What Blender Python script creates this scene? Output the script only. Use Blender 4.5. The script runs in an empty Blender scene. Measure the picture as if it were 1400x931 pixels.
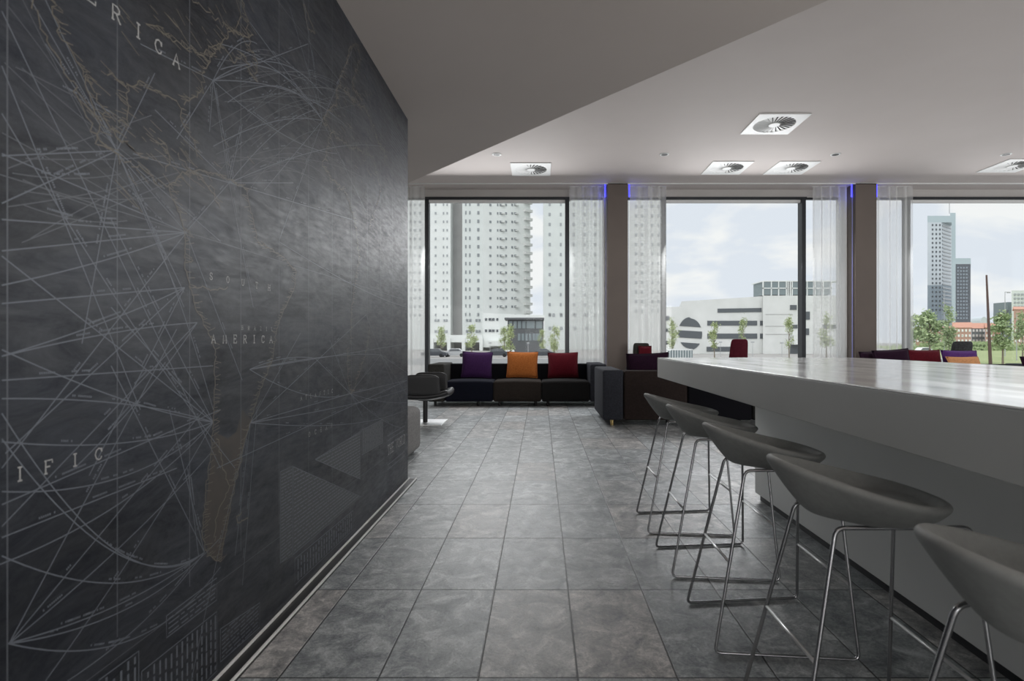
import bpy, bmesh, math, random
from mathutils import Vector, Matrix
PI = math.pi
F = 740.0; VX = 739.0; VY = 467.0; EYE = 1.05          # measured from the photograph (1400 x 931)
scene = bpy.context.scene
COL = scene.collection
def P(px, py, d):                                        # point of the place seen at a pixel, d metres ahead
    return Vector(((px-VX)/F*d, d, EYE+(VY-py)/F*d))
def PX(px, d): return (px-VX)/F*d
def PZ(py, d): return EYE+(VY-py)/F*d

# ------------------------------------------------------------------ materials
def nn(nt, t, **kw):
    n = nt.nodes.new(t)
    for k, v in kw.items():
        if k in n.inputs: n.inputs[k].default_value = v
        else: setattr(n, k, v)
    return n
def mat(name, col, rough=.5, metal=0, spec=.5, coat=0, sheen=0):
    m = bpy.data.materials.new(name); m.use_nodes = True
    b = m.node_tree.nodes['Principled BSDF']
    b.inputs['Base Color'].default_value = (*col, 1); b.inputs['Roughness'].default_value = rough
    b.inputs['Metallic'].default_value = metal; b.inputs['Specular IOR Level'].default_value = spec
    b.inputs['Coat Weight'].default_value = coat; b.inputs['Sheen Weight'].default_value = sheen
    return m
def noisy(name, c1, c2, scale, rough=.6, bump=.0, bscale=None, detail=6, stretch=(1,1,1), metal=0, spec=.5, rr=None, sheen=0, dist=.002):
    m = mat(name, c1, rough, metal, spec, 0, sheen); nt = m.node_tree; b = nt.nodes['Principled BSDF']
    tc = nn(nt, 'ShaderNodeTexCoord'); mp = nn(nt, 'ShaderNodeMapping'); mp.inputs['Scale'].default_value = stretch
    nt.links.new(tc.outputs['Object'], mp.inputs['Vector'])
    n = nn(nt, 'ShaderNodeTexNoise', Scale=scale, Detail=detail, Roughness=.6)
    nt.links.new(mp.outputs[0], n.inputs['Vector'])
    r = nn(nt, 'ShaderNodeValToRGB'); r.color_ramp.elements[0].position = .3; r.color_ramp.elements[1].position = .7
    r.color_ramp.elements[0].color = (*c1, 1); r.color_ramp.elements[1].color = (*c2, 1)
    nt.links.new(n.outputs['Fac'], r.inputs[0]); nt.links.new(r.outputs[0], b.inputs['Base Color'])
    if rr:
        q = nn(nt, 'ShaderNodeMapRange'); q.inputs['To Min'].default_value = rr[0]; q.inputs['To Max'].default_value = rr[1]
        q.inputs['From Min'].default_value = .3; q.inputs['From Max'].default_value = .7
        nt.links.new(n.outputs['Fac'], q.inputs['Value']); nt.links.new(q.outputs[0], b.inputs['Roughness'])
    if bump:
        n2 = nn(nt, 'ShaderNodeTexNoise', Scale=bscale or scale*8, Detail=4)
        nt.links.new(mp.outputs[0], n2.inputs['Vector'])
        bp = nn(nt, 'ShaderNodeBump', Strength=bump, Distance=dist)
        nt.links.new(n2.outputs['Fac'], bp.inputs['Height']); nt.links.new(bp.outputs[0], b.inputs['Normal'])
    return m
def fabric(name, c, rough=.9, var=.25, sheen=.02):
    return noisy(name, tuple(x*(1-var) for x in c), tuple(x*(1+var) for x in c), 60, rough, .5, 900, sheen=sheen, spec=.10, dist=.0008)

M = {}
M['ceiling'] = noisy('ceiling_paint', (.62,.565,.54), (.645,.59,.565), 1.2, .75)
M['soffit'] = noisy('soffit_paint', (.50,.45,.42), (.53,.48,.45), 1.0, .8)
M['column'] = noisy('column_paint', (.115,.092,.078), (.13,.104,.088), 2, .6)
M['wallpaint'] = noisy('wall_paint', (.5,.49,.48), (.54,.53,.52), 2, .8)
M['header'] = noisy('header_paint', (.45,.43,.41), (.5,.48,.46), 2, .8)
M['frame'] = mat('window_frame_metal', (.035,.038,.042), .4, .6)
M['reveal'] = mat('reveal_white', (.7,.7,.69), .5)
M['white_plastic'] = mat('white_enamel', (.82,.83,.82), .4)
M['dark_void'] = mat('dark_duct', (.09,.09,.09), .8)
M['chrome'] = mat('brushed_steel', (.42,.42,.43), .24, 1)
M['bright_steel'] = mat('polished_steel', (.95,.95,.95), .38, .9)
M['legdark'] = mat('black_leg_metal', (.02,.02,.02), .35, .5)
M['brass'] = mat('brass_leg', (.6,.45,.2), .3, 1)
M['counter'] = noisy('solid_surface_white', (.62,.635,.615), (.67,.68,.66), 1.5, .45)
M['countertop'] = noisy('polished_solid_surface', (.74,.75,.735), (.80,.81,.795), 3, .12, rr=(.09,.18), stretch=(3,.6,1))
M['base'] = noisy('white_lacquered_base', (.82,.83,.81), (.87,.88,.86), 1.5, .45)
M['toe'] = mat('toe_kick_dark', (.03,.032,.035), .5)
M['stool'] = fabric('stool_grey_leather', (.285,.29,.278), .5, .08, .05)
M['navy'] = fabric('navy_upholstery', (.007,.008,.015))
M['black'] = fabric('black_upholstery', (.005,.005,.007))
M['brown'] = fabric('brown_upholstery', (.026,.021,.018))
M['reddishbrown'] = fabric('reddish_brown_upholstery', (.026,.019,.017))
M['charcoal'] = fabric('charcoal_upholstery', (.013,.0125,.0125))
M['olivegrey'] = fabric('olive_grey_upholstery', (.032,.031,.028))
M['slate'] = fabric('slate_grey_upholstery', (.035,.037,.045))
M['midgrey'] = fabric('mid_grey_upholstery', (.20,.195,.19))
M['purple'] = fabric('purple_cushion', (.040,.014,.062))
M['plum'] = fabric('plum_cushion', (.020,.007,.018))
M['plumlight'] = fabric('violet_cushion', (.09,.035,.16))
M['orange'] = fabric('orange_cushion', (.37,.12,.03))
M['tan'] = fabric('tan_cushion', (.55,.27,.12))
M['red'] = fabric('red_cushion', (.085,.006,.012))
M['burgundy'] = fabric('burgundy_upholstery', (.075,.010,.018))
M['mottled'] = noisy('mottled_black_upholstery', (.012,.013,.014), (.05,.055,.055), 35, .85)
M['leather_black'] = mat('black_leather', (.006,.006,.007), .5)

# floor tiles
TW, TD = .3114, .5998
def floor_mat():
    m = mat('slate_floor_tiles', (.1,.1,.1), .4); nt = m.node_tree; b = nt.nodes['Principled BSDF']; L = nt.links.new
    tc = nn(nt, 'ShaderNodeTexCoord'); sp = nn(nt, 'ShaderNodeSeparateXYZ'); L(tc.outputs['Object'], sp.inputs[0])
    def math_(op, a, bb=None):
        n = nn(nt, 'ShaderNodeMath', operation=op)
        for i, v in enumerate((a, bb)):
            if v is None: continue
            if isinstance(v, (int, float)): n.inputs[i].default_value = v
            else: L(v, n.inputs[i])
        return n.outputs[0]
    ux = math_('DIVIDE', math_('SUBTRACT', sp.outputs[0], -.195), TW)
    uy = math_('DIVIDE', math_('SUBTRACT', sp.outputs[1], 1.690), TD)
    def edge(u, size):
        fr = math_('FRACT', u); d = math_('MINIMUM', fr, math_('SUBTRACT', 1.0, fr))
        return math_('MULTIPLY', d, size)
    dist = math_('MINIMUM', edge(ux, TW), edge(uy, TD))
    gm = nn(nt, 'ShaderNodeMapRange', interpolation_type='SMOOTHSTEP'); L(dist, gm.inputs['Value'])
    gm.inputs['From Min'].default_value = .0012; gm.inputs['From Max'].default_value = .0042
    cell = nn(nt, 'ShaderNodeCombineXYZ'); L(math_('FLOOR', ux), cell.inputs[0]); L(math_('FLOOR', uy), cell.inputs[1])
    wn = nn(nt, 'ShaderNodeTexWhiteNoise', noise_dimensions='2D'); L(cell.outputs[0], wn.inputs['Vector'])
    off = nn(nt, 'ShaderNodeVectorMath', operation='SCALE'); L(wn.outputs['Color'], off.inputs[0]); off.inputs['Scale'].default_value = 40
    add = nn(nt, 'ShaderNodeVectorMath', operation='ADD'); L(tc.outputs['Object'], add.inputs[0]); L(off.outputs[0], add.inputs[1])
    n1 = nn(nt, 'ShaderNodeTexNoise', Scale=9.0, Detail=10, Roughness=.72, Distortion=.8); L(add.outputs[0], n1.inputs['Vector'])
    n2 = nn(nt, 'ShaderNodeTexNoise', Scale=55, Detail=7, Roughness=.75, Distortion=1.5); L(add.outputs[0], n2.inputs['Vector'])
    mixn = math_('ADD', math_('MULTIPLY', n1.outputs['Fac'], .6), math_('MULTIPLY', n2.outputs['Fac'], .4))
    cr = nn(nt, 'ShaderNodeValToRGB'); L(mixn, cr.inputs[0])
    e = cr.color_ramp.elements; e[0].position = .39; e[0].color = (.12,.132,.138, 1); e[1].position = .62; e[1].color = (.70,.71,.69, 1)
    m2 = e.new(.5); m2.color = (.33,.342,.34, 1)
    # a tint per tile: some tiles are warmer, some lighter
    wsp = nn(nt, 'ShaderNodeSeparateColor'); L(wn.outputs['Color'], wsp.inputs[0])
    warm = nn(nt, 'ShaderNodeMapRange'); L(wsp.outputs[0], warm.inputs['Value']); warm.inputs['From Min'].default_value = .55
    tint = nn(nt, 'ShaderNodeMix', data_type='RGBA'); L(warm.outputs[0], tint.inputs['Factor'])
    tint.inputs[6].default_value = (.97,1.0,1.03,1); tint.inputs[7].default_value = (1.06,1.0,.98,1)
    br = nn(nt, 'ShaderNodeMapRange'); L(wsp.outputs[1], br.inputs['Value']); br.inputs['To Min'].default_value = .90; br.inputs['To Max'].default_value = 1.12
    tb = nn(nt, 'ShaderNodeVectorMath', operation='SCALE'); L(tint.outputs[2], tb.inputs[0]); L(br.outputs[0], tb.inputs['Scale'])
    mul = nn(nt, 'ShaderNodeVectorMath', operation='MULTIPLY'); L(cr.outputs[0], mul.inputs[0]); L(tb.outputs[0], mul.inputs[1])
    fin = nn(nt, 'ShaderNodeMix', data_type='RGBA'); L(gm.outputs[0], fin.inputs['Factor'])
    fin.inputs[6].default_value = (.022,.022,.022,1); L(mul.outputs[0], fin.inputs[7]); L(fin.outputs[2], b.inputs['Base Color'])
    ro = nn(nt, 'ShaderNodeMapRange'); L(n2.outputs['Fac'], ro.inputs['Value']); ro.inputs['From Min'].default_value = .3; ro.inputs['From Max'].default_value = .7
    ro.inputs['To Min'].default_value = .28; ro.inputs['To Max'].default_value = .50; L(ro.outputs[0], b.inputs['Roughness'])
    bp = nn(nt, 'ShaderNodeBump', Strength=.7, Distance=.005)
    hh = math_('ADD', math_('MULTIPLY', mixn, .7), math_('MULTIPLY', gm.outputs[0], .5)); L(hh, bp.inputs['Height']); L(bp.outputs[0], b.inputs['Normal'])
    return m
M['floor'] = floor_mat()

# mural: dark slate print with cloudy chalk smudges
def mural_mat():
    m = mat('chalkboard_map_print', (.03,.03,.035), .5); nt = m.node_tree; b = nt.nodes['Principled BSDF']; L = nt.links.new
    tc = nn(nt, 'ShaderNodeTexCoord'); mp = nn(nt, 'ShaderNodeMapping'); mp.inputs['Scale'].default_value = (1,.7,2.2); L(tc.outputs['Object'], mp.inputs[0])
    n1 = nn(nt, 'ShaderNodeTexNoise', Scale=1.6, Detail=9, Roughness=.66, Distortion=.6); L(mp.outputs[0], n1.inputs['Vector'])
    cr = nn(nt, 'ShaderNodeValToRGB'); L(n1.outputs['Fac'], cr.inputs[0]); e = cr.color_ramp.elements
    e[0].position = .33; e[0].color = (.005,.006,.009,1); e[1].position = .68; e[1].color = (.020,.024,.033,1)
    L(cr.outputs[0], b.inputs['Base Color'])
    mp2 = nn(nt, 'ShaderNodeMapping'); mp2.inputs['Scale'].default_value = (1,1.5,9); L(tc.outputs['Object'], mp2.inputs[0])
    n2 = nn(nt, 'ShaderNodeTexNoise', Scale=6, Detail=8, Roughness=.7); L(mp2.outputs[0], n2.inputs['Vector'])
    ro = nn(nt, 'ShaderNodeMapRange'); L(n2.outputs['Fac'], ro.inputs['Value']); ro.inputs['From Min'].default_value = .3; ro.inputs['From Max'].default_value = .7
    ro.inputs['To Min'].default_value = .38; ro.inputs['To Max'].default_value = .56
    mp3 = nn(nt, 'ShaderNodeMapping'); mp3.inputs['Scale'].default_value = (1,1.2,3.5); mp3.inputs['Rotation'].default_value = (.5,0,0); L(tc.outputs['Object'], mp3.inputs[0])
    n3 = nn(nt, 'ShaderNodeTexNoise', Scale=3.2, Detail=12, Roughness=.78, Distortion=.8); L(mp3.outputs[0], n3.inputs['Vector'])
    sq = nn(nt, 'ShaderNodeMapRange'); L(n3.outputs['Fac'], sq.inputs['Value']); sq.inputs['From Min'].default_value = .35; sq.inputs['From Max'].default_value = .65
    sq.inputs['To Min'].default_value = .26; sq.inputs['To Max'].default_value = .80; L(sq.outputs[0], b.inputs['Specular IOR Level']); L(ro.outputs[0], b.inputs['Roughness'])
    bp = nn(nt, 'ShaderNodeBump', Strength=.25, Distance=.002); L(n2.outputs['Fac'], bp.inputs['Height']); L(bp.outputs[0], b.inputs['Normal'])
    b.inputs['Specular IOR Level'].default_value = .5
    return m
M['mural'] = mural_mat()
M['chalk'] = mat('pale_blue_grey_print', (.105,.116,.135), .5, spec=.6)
M['chalk_soft'] = mat('faint_grey_print', (.070,.076,.086), .5, spec=.6)
M['chalk_letters'] = mat('lettering_print', (.30,.30,.29), .5, spec=.6)
M['coast'] = mat('sepia_coast_print', (.105,.092,.072), .5, spec=.6)
M['landfill'] = noisy('brown_land_print', (.030,.028,.026), (.052,.042,.034), 9, .5)
M['tablefill'] = mat('table_print_fill', (.040,.044,.048), .5, spec=.6)

def glass_mat(name, tint=(.965,.975,.97), refl=.06):
    m = bpy.data.materials.new(name); m.use_nodes = True; nt = m.node_tree; nt.nodes.remove(nt.nodes['Principled BSDF'])
    o = nt.nodes['Material Output']; t = nn(nt, 'ShaderNodeBsdfTransparent'); t.inputs[0].default_value = (*tint, 1)
    g = nn(nt, 'ShaderNodeBsdfGlossy'); g.inputs['Roughness'].default_value = .02
    fr = nn(nt, 'ShaderNodeFresnel', IOR=1.14); mx = nn(nt, 'ShaderNodeMixShader')
    nt.links.new(fr.outputs[0], mx.inputs[0]); nt.links.new(t.outputs[0], mx.inputs[1]); nt.links.new(g.outputs[0], mx.inputs[2]); nt.links.new(mx.outputs[0], o.inputs[0])
    return m
M['glass'] = glass_mat('clear_glass')
def sheer_mat():
    m = bpy.data.materials.new('sheer_voile'); m.use_nodes = True; nt = m.node_tree; nt.nodes.remove(nt.nodes['Principled BSDF'])
    o = nt.nodes['Material Output']; t = nn(nt, 'ShaderNodeBsdfTransparent'); t.inputs[0].default_value = (1,1,1,1)
    d = nn(nt, 'ShaderNodeBsdfDiffuse'); d.inputs[0].default_value = (.86,.87,.86,1)
    tl = nn(nt, 'ShaderNodeBsdfTranslucent'); tl.inputs[0].default_value = (.86,.87,.86,1)
    a = nn(nt, 'ShaderNodeMixShader'); a.inputs[0].default_value = .55; nt.links.new(d.outputs[0], a.inputs[1]); nt.links.new(tl.outputs[0], a.inputs[2])
    lw = nn(nt, 'ShaderNodeLayerWeight', Blend=.35); mr = nn(nt, 'ShaderNodeMapRange'); nt.links.new(lw.outputs['Facing'], mr.inputs[0])
    mr.inputs['To Min'].default_value = .40; mr.inputs['To Max'].default_value = .95
    mx = nn(nt, 'ShaderNodeMixShader'); nt.links.new(mr.outputs[0], mx.inputs[0]); nt.links.new(t.outputs[0], mx.inputs[1]); nt.links.new(a.outputs[0], mx.inputs[2]); nt.links.new(mx.outputs[0], o.inputs[0])
    return m
M['sheer'] = sheer_mat()
def emis(name, c, s):
    m = mat(name, (0,0,0), .5); b = m.node_tree.nodes['Principled BSDF']; b.inputs['Emission Color'].default_value = (*c,1); b.inputs['Emission Strength'].default_value = s; return m
M['blue_led'] = emis('blue_led', (.05,.05,1.0), 3.0)
M['lamp_on'] = emis('downlight_glow', (1,.95,.88), 1.2)
# outside
M['concrete'] = noisy('pale_concrete', (.60,.61,.59), (.71,.715,.70), .25, .85)
M['concrete_b'] = noisy('white_panels', (.68,.70,.68), (.76,.78,.76), .2, .85)
M['concrete_c'] = noisy('green_grey_panels', (.60,.63,.61), (.66,.69,.67), .2, .85)
M['grey_recess'] = noisy('shade_and_joint_grey', (.36,.355,.35), (.42,.415,.41), .2, .85)  # shade of the tower recess put into this grey; joints use it too
M['win_dark'] = mat('far_window_glass', (.10,.11,.12), .3); M['win_soft'] = mat('tower_window_glass', (.24,.26,.27), .3)
M['win_mid'] = mat('pale_window_glass', (.34,.36,.37), .3)  # paler glass tone for distant windows
M['pav_dark'] = mat('dark_cladding', (.10,.105,.11), .6)
M['pav_glass'] = mat('pavilion_glass', (.20,.24,.25), .3)
M['tower_white'] = noisy('tower_pale_stone', (.50,.54,.57), (.56,.60,.63), .1, .7)
M['tower_blue'] = noisy('tower_blue_grey', (.25,.30,.34), (.30,.35,.39), .1, .7)
M['tower_glass'] = mat('tower_crown_glass', (.42,.50,.52), .4)
M['brick_out'] = noisy('orange_brick', (.42,.25,.20), (.50,.31,.25), 3, .9)
M['rooftile'] = noisy('red_roof_tiles', (.46,.23,.16), (.54,.29,.21), 2, .9)
M['grass'] = noisy('lawn_grass', (.20,.25,.10), (.33,.36,.17), .3, .95)
M['asphalt'] = noisy('road_asphalt', (.17,.17,.17), (.22,.22,.215), .5, .9)
M['paving'] = noisy('pale_paving', (.27,.255,.24), (.36,.345,.33), .5, .9)
M['bark'] = noisy('tree_bark', (.16,.13,.10), (.26,.22,.17), 8, .9)
M['rust'] = mat('rusty_mast', (.10,.06,.05), .7)
M['pole_grey'] = mat('galvanised_pole', (.42,.43,.44), .5, .3)
M['car_dark'] = mat('dark_car_paint', (.05,.055,.065), .3); M['car_white'] = mat('white_car_paint', (.75,.75,.75), .3); M['car_red'] = mat('red_car_paint', (.35,.06,.05), .3)
def leaf_mat(name, c1, c2):
    m = mat(name, c1, .7); nt = m.node_tree; b = nt.nodes['Principled BSDF']
    g = nn(nt, 'ShaderNodeNewGeometry'); r = nn(nt, 'ShaderNodeValToRGB'); r.color_ramp.elements[0].color = (*c1,1); r.color_ramp.elements[1].color = (*c2,1)
    nt.links.new(g.outputs['Random Per Island'], r.inputs[0]); nt.links.new(r.outputs[0], b.inputs['Base Color'])
    return m
M['leaf'] = leaf_mat('fresh_leaves', (.28,.34,.14), (.52,.58,.32)); M['leaf_b'] = leaf_mat('deep_leaves', (.22,.31,.14), (.42,.50,.27))

# ------------------------------------------------------------------ geometry helpers
class MB:
    def __init__(s): s.bm = bmesh.new()
    def box(s, x0, x1, y0, y1, z0, z1, rot=None, org=None):
        vs = [Vector((x, y, z)) for x in (x0, x1) for y in (y0, y1) for z in (z0, z1)]
        if rot is not None: vs = [rot @ (v-Vector(org)) + Vector(org) for v in vs]
        v = [s.bm.verts.new(p) for p in vs]
        for f in ((0,1,3,2),(4,6,7,5),(0,4,5,1),(2,3,7,6),(0,2,6,4),(1,5,7,3)): s.bm.faces.new([v[i] for i in f])
        return s
    def poly(s, pts): s.bm.faces.new([s.bm.verts.new(p) for p in pts]); return s
    def prism(s, pts, ext):                                   # polygon pts extruded by vector ext
        e = Vector(ext); a = [s.bm.verts.new(p) for p in pts]; b = [s.bm.verts.new(Vector(p)+e) for p in pts]
        s.bm.faces.new(a[::-1]); s.bm.faces.new(b)
        for i in range(len(a)): j = (i+1) % len(a); s.bm.faces.new((a[i], a[j], b[j], b[i]))
        return s
    def tube(s, pts, r, n=10, closed=False, caps=True):
        pts = [Vector(p) for p in pts]; rings = []; N = len(pts); up = None
        rad = r if isinstance(r, (list, tuple)) else [r]*N
        for i, p in enumerate(pts):
            if closed: t = (pts[(i+1) % N]-pts[i-1]).normalized()
            else: t = (pts[min(i+1, N-1)]-pts[max(i-1, 0)]).normalized()
            if up is None:
                up = Vector((0,0,1)) if abs(t.z) < .9 else Vector((1,0,0))
            a = (up - t*up.dot(t)).normalized(); up = a; b = t.cross(a)
            rings.append([s.bm.verts.new(p+(a*math.cos(2*PI*k/n)+b*math.sin(2*PI*k/n))*rad[i]) for k in range(n)])
        M_ = N if closed else N-1
        for i in range(M_):
            A, B = rings[i], rings[(i+1) % N]
            for k in range(n): s.bm.faces.new((A[k], A[(k+1) % n], B[(k+1) % n], B[k]))
        if caps and not closed: s.bm.faces.new(rings[0][::-1]); s.bm.faces.new(rings[-1])
        return s
    def cyl(s, c, r, z0, z1, n=24, r2=None):
        return s.tube([(c[0], c[1], z0), (c[0], c[1], z1)], [r, r if r2 is None else r2], n)
    def build(s, name, m, parent=None, smooth=False, bevel=0, seg=2, subsurf=0, loc=None):
        bmesh.ops.recalc_face_normals(s.bm, faces=s.bm.faces)
        me = bpy.data.meshes.new(name); s.bm.to_mesh(me); s.bm.free()
        me.materials.append(m if not isinstance(m, str) else M[m])
        o = bpy.data.objects.new(name, me); COL.objects.link(o)
        if parent: o.parent = parent
        if loc: o.location = loc
        if bevel:
            b = o.modifiers.new('bevel', 'BEVEL'); b.width = bevel; b.segments = seg; b.limit_method = 'ANGLE'; b.harden_normals = True
        if subsurf:
            q = o.modifiers.new('sub', 'SUBSURF'); q.levels = q.render_levels = subsurf
        if smooth or bevel or subsurf: me.polygons.foreach_set('use_smooth', [True]*len(me.polygons))
        return o
def struct(o): o['kind'] = 'structure'; return o
def tag(o, label, cat, group=None, kind=None):
    o['label'] = label; o['category'] = cat
    if group: o['group'] = group
    if kind: o['kind'] = kind
    return o
def empty(name, loc=(0,0,0), rz=0, label=None, cat=None, group=None):
    o = bpy.data.objects.new(name, None); COL.objects.link(o); o.location = loc; o.rotation_euler = (0,0,rz); o.empty_display_size = .1
    if label: tag(o, label, cat, group)
    return o
def copy_tree(o, parent=None):
    c = o.copy(); COL.objects.link(c)
    if parent: c.parent = parent
    for ch in [x for x in bpy.data.objects if x.parent == o]: copy_tree(ch, c)
    return c
def rounded(x0, x1, y0, y1, z0, z1, r=.04, crown=0):
    """upholstered block: subdivided rounded box with a little swell on the top"""
    bm = bmesh.new(); bmesh.ops.create_cube(bm, size=1)
    for v in bm.verts: v.co = Vector((x0+(v.co.x+.5)*(x1-x0), y0+(v.co.y+.5)*(y1-y0), z0+(v.co.z+.5)*(z1-z0)))
    bmesh.ops.bevel(bm, geom=bm.edges[:], offset=r, segments=5, profile=.5, affect='EDGES')
    if crown:
        long = [e for e in bm.edges if e.calc_length() > .12]
        bmesh.ops.subdivide_edges(bm, edges=long, cuts=7, use_grid_fill=True)
        cx, cy = (x0+x1)/2, (y0+y1)/2
        for v in bm.verts:
            t = max(0, (v.co.z-z0)/(z1-z0)); a = 1-min(1, abs(v.co.x-cx)/((x1-x0)/2))**2.5; b = 1-min(1, abs(v.co.y-cy)/((y1-y0)/2))**4
            if t > .9: v.co.z += crown*a*b
    mb = MB(); mb.bm.free(); mb.bm = bm; return mb
def fillet(pts, r, seg=6, closed=True):
    out = []; N = len(pts); pts = [Vector(p) for p in pts]
    for i, p in enumerate(pts):
        if not closed and i in (0, N-1): out.append(p); continue
        a = (pts[i-1]-p).normalized(); b = (pts[(i+1) % N]-p).normalized()
        p0 = p+a*r; p1 = p+b*r
        for k in range(seg+1):
            t = k/seg; out.append(p0*(1-t)**2 + p*2*t*(1-t) + p1*t*t)
    return out

# ================================================================== ROOM
CZ = 3.894; SZ = 2.73; WX = -1.006; WEND = 4.09
XL, XR, YB, YW = -6.0, 13.0, -5.0, 10.15
fl = MB().box(XL, XR, YB, 10.3, -.12, 0).build('floor', 'floor'); struct(fl)
fl['label'] = 'grey slate tile floor'
ce = MB().box(XL, XR, YB, 10.3, CZ, CZ+.25)
struct(ce.build('ceiling', 'ceiling'))
# lower dark soffit with a diagonal edge
e0 = Vector((1.42, 2.66)); e1 = Vector((-1.40, 5.73)); dr = (e1-e0).normalized()
A = e0 - dr*((e0.y-YB)/dr.y); B = e1 + dr*((XL-e1.x)/dr.x)
pts = [(XL, YB, SZ), (A.x, YB, SZ), (B.x, B.y, SZ)]
if B.y > 10.1: pass
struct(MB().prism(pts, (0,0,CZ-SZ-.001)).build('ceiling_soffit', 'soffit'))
# left map wall (free standing end at WEND)
struct(MB().box(WX-.26, WX, YB, WEND, 0, SZ-.001).build('wall_left', mat('wall_left_edge', (.12,.12,.13), .5)))
# outer closure of the hall
struct(MB().box(XL-.2, XL, YB, 10.3, 0, CZ).build('wall_far_left', 'wallpaint'))
rear = MB()
for x0, x1, z0, z1 in ((XL, XR, 0, .5), (XL, XR, 3.2, CZ), (XL, -5.2, .5, 3.2), (-1.3, -.8, .5, 3.2), (2.0, 2.2, .5, 3.2), (6.2, 7.0, .5, 3.2), (11.6, XR, .5, 3.2)): rear.box(x0, x1, YB-.2, YB, z0, z1)
struct(rear.build('wall_rear', 'wallpaint'))
rw = MB()
for y0, y1, z0, z1 in ((YB, 10.3, 0, .3), (YB, 10.3, 3.6, CZ), (YB, -4.6, .3, 3.6), (-.4, .2, .3, 3.6), (4.6, 5.2, .3, 3.6), (9.7, 10.3, .3, 3.6)): rw.box(XR, XR+.2, y0, y1, z0, z1)
struct(rw.build('wall_right', 'wallpaint'))

# window wall: columns, header, sill, frames, glass
cols = [(-3.25,-2.88), (1.20,1.566), (5.646,6.026), (10.10,10.47)]
WH = 3.75
hd = MB().box(XL, XR, YW-.02, YW+.15, WH, CZ).build('wall_back_header', 'header'); struct(hd)
st = MB().box(XL, XR, YW-.02, YW+.15, 0, .12).build('baseboard_back', 'reveal'); struct(st)
for i, (a, b) in enumerate(cols):
    struct(MB().box(a, b, 9.70, YW+.15, 0, CZ).build('column_wall_back', 'column', bevel=.006))
    rv = MB(); rv.box(a-.03, a, 9.98, YW+.14, .12, CZ).box(b, b+.03, 9.98, YW+.14, .12, CZ)
    struct(rv.build('trim_%d' % (i+1), 'reveal'))
struct(MB().box(XL, -3.25, YW-.02, YW+.15, .12, WH).build('wall_back_left', 'wallpaint'))
struct(MB().box(10.47, XR, YW-.02, YW+.15, .12, WH).build('wall_back_right', 'wallpaint'))
# ceiling edge shadow bead
struct(MB().box(XL, XR, 9.70, 9.72, CZ-.02, CZ).build('trim_5', 'reveal'))
bays = [(-2.85, 1.17, -2.13, .46), (1.596, 5.616, 2.30, 4.86), (6.056, 10.07, 6.86, 9.4)]
for i, (x0, x1, ml, mr) in enumerate(bays):
    w = MB(); y0, y1 = YW+.0, YW+.08
    w.box(ml-.04, mr+.11, YW-.06, y1, WH-.05, WH)                      # head rail, dark
    w.box(ml-.035, ml+.045, YW-.05, y1, .12, WH-.05)
    w.box(mr, mr+.075, YW-.09, y1, .12, WH-.05)
    w.box(x0, x1, y0+.01, y1, .12, .17); w.box(x0, ml-.04, y0+.01, y1, WH-.03, WH); w.box(mr+.11, x1, y0+.01, y1, WH-.03, WH)
    f = w.build('window_%d' % (i+1), 'frame', bevel=.003); struct(f)
    g = MB().box(x0, x1, YW+.04, YW+.05, .17, WH-.03).build('window_pane', 'glass', f)
    s = MB().box(ml+.045, mr, YW-.03, YW+.03, WH-.10, WH-.05).build('blind_cassette', 'reveal', f); s['label'] = 'pale grey blind cassette below the head rail'
# aluminium channel along the map wall
ch = MB().box(WX+.0005, WX+.066, YB+.1, WEND+.03, 0, .008).build('baseboard_left', mat('dark_channel', (.04,.04,.04), .4, .5)); struct(ch)
MB().box(WX+.004, WX+.012, YB+.1, WEND+.03, .008, .016).box(WX+.058, WX+.066, YB+.1, WEND+.03, .008, .016).build('channel_edge', mat('sheen_white_edge', (.82,.82,.80), .4), ch, bevel=.001)  # metal sheen of the edges put into a near-white non-metal colour

# curtains
def curtain(name, x0, x1, y, seed, label, z1=CZ-.004):
    rnd = random.Random(seed); n = int((x1-x0)/.012); bm = bmesh.new(); ph = [rnd.uniform(0, 6.3) for _ in range(5)]
    rows = [.015, .4, 1.0, 1.8, 2.6, 3.2, 3.55, z1-.12, z1]
    grid = []
    for z in rows:
        t = z/z1; row = []
        for i in range(n+1):
            u = i/n; x = x0+(x1-x0)*u
            a = .045*math.sin(x*2*PI/.185+ph[0]+1.3*math.sin(x*7+ph[1])) + .022*math.sin(x*2*PI/.38+ph[2]+t*.5) + .004*math.sin(x*57+ph[3]+t*.6)
            x += .012*math.sin(x*2*PI/.33+ph[4]+.8*t)*(1-t*.6)
            row.append(bm.verts.new((x, y+a*(.75+.25*(1-t)), z)))
        grid.append(row)
    for a, b in zip(grid, grid[1:]):
        for i in range(n): bm.faces.new((a[i], a[i+1], b[i+1], b[i]))
    mb = MB(); mb.bm.free(); mb.bm = bm
    r = empty(name, ((x0+x1)/2, y, 0), 0, label, 'curtain', 'sheer curtains at the window wall')
    o = mb.build('curtain_panel', 'sheer', r, smooth=True); o.location = (-(x0+x1)/2, -y, 0)
    h = MB().box(x0, x1, y-.012, y+.012, z1-.001, z1+.003).build('curtain_track', 'white_plastic', r); h.location = (-(x0+x1)/2, -y, 0)
curtain('sheer_curtain', -2.84, -2.12, 9.92, 1, 'white sheer curtain left of the tower-block window, beside the map wall end')
curtain('sheer_curtain', .53, 1.16, 9.92, 2, 'white sheer curtain between the tower-block window and the first taupe column')
curtain('sheer_curtain', 1.64, 2.30, 9.92, 3, 'white sheer curtain just right of the first taupe column')
curtain('sheer_curtain', 4.98, 5.60, 9.92, 4, 'white sheer curtain just left of the second taupe column')
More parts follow.
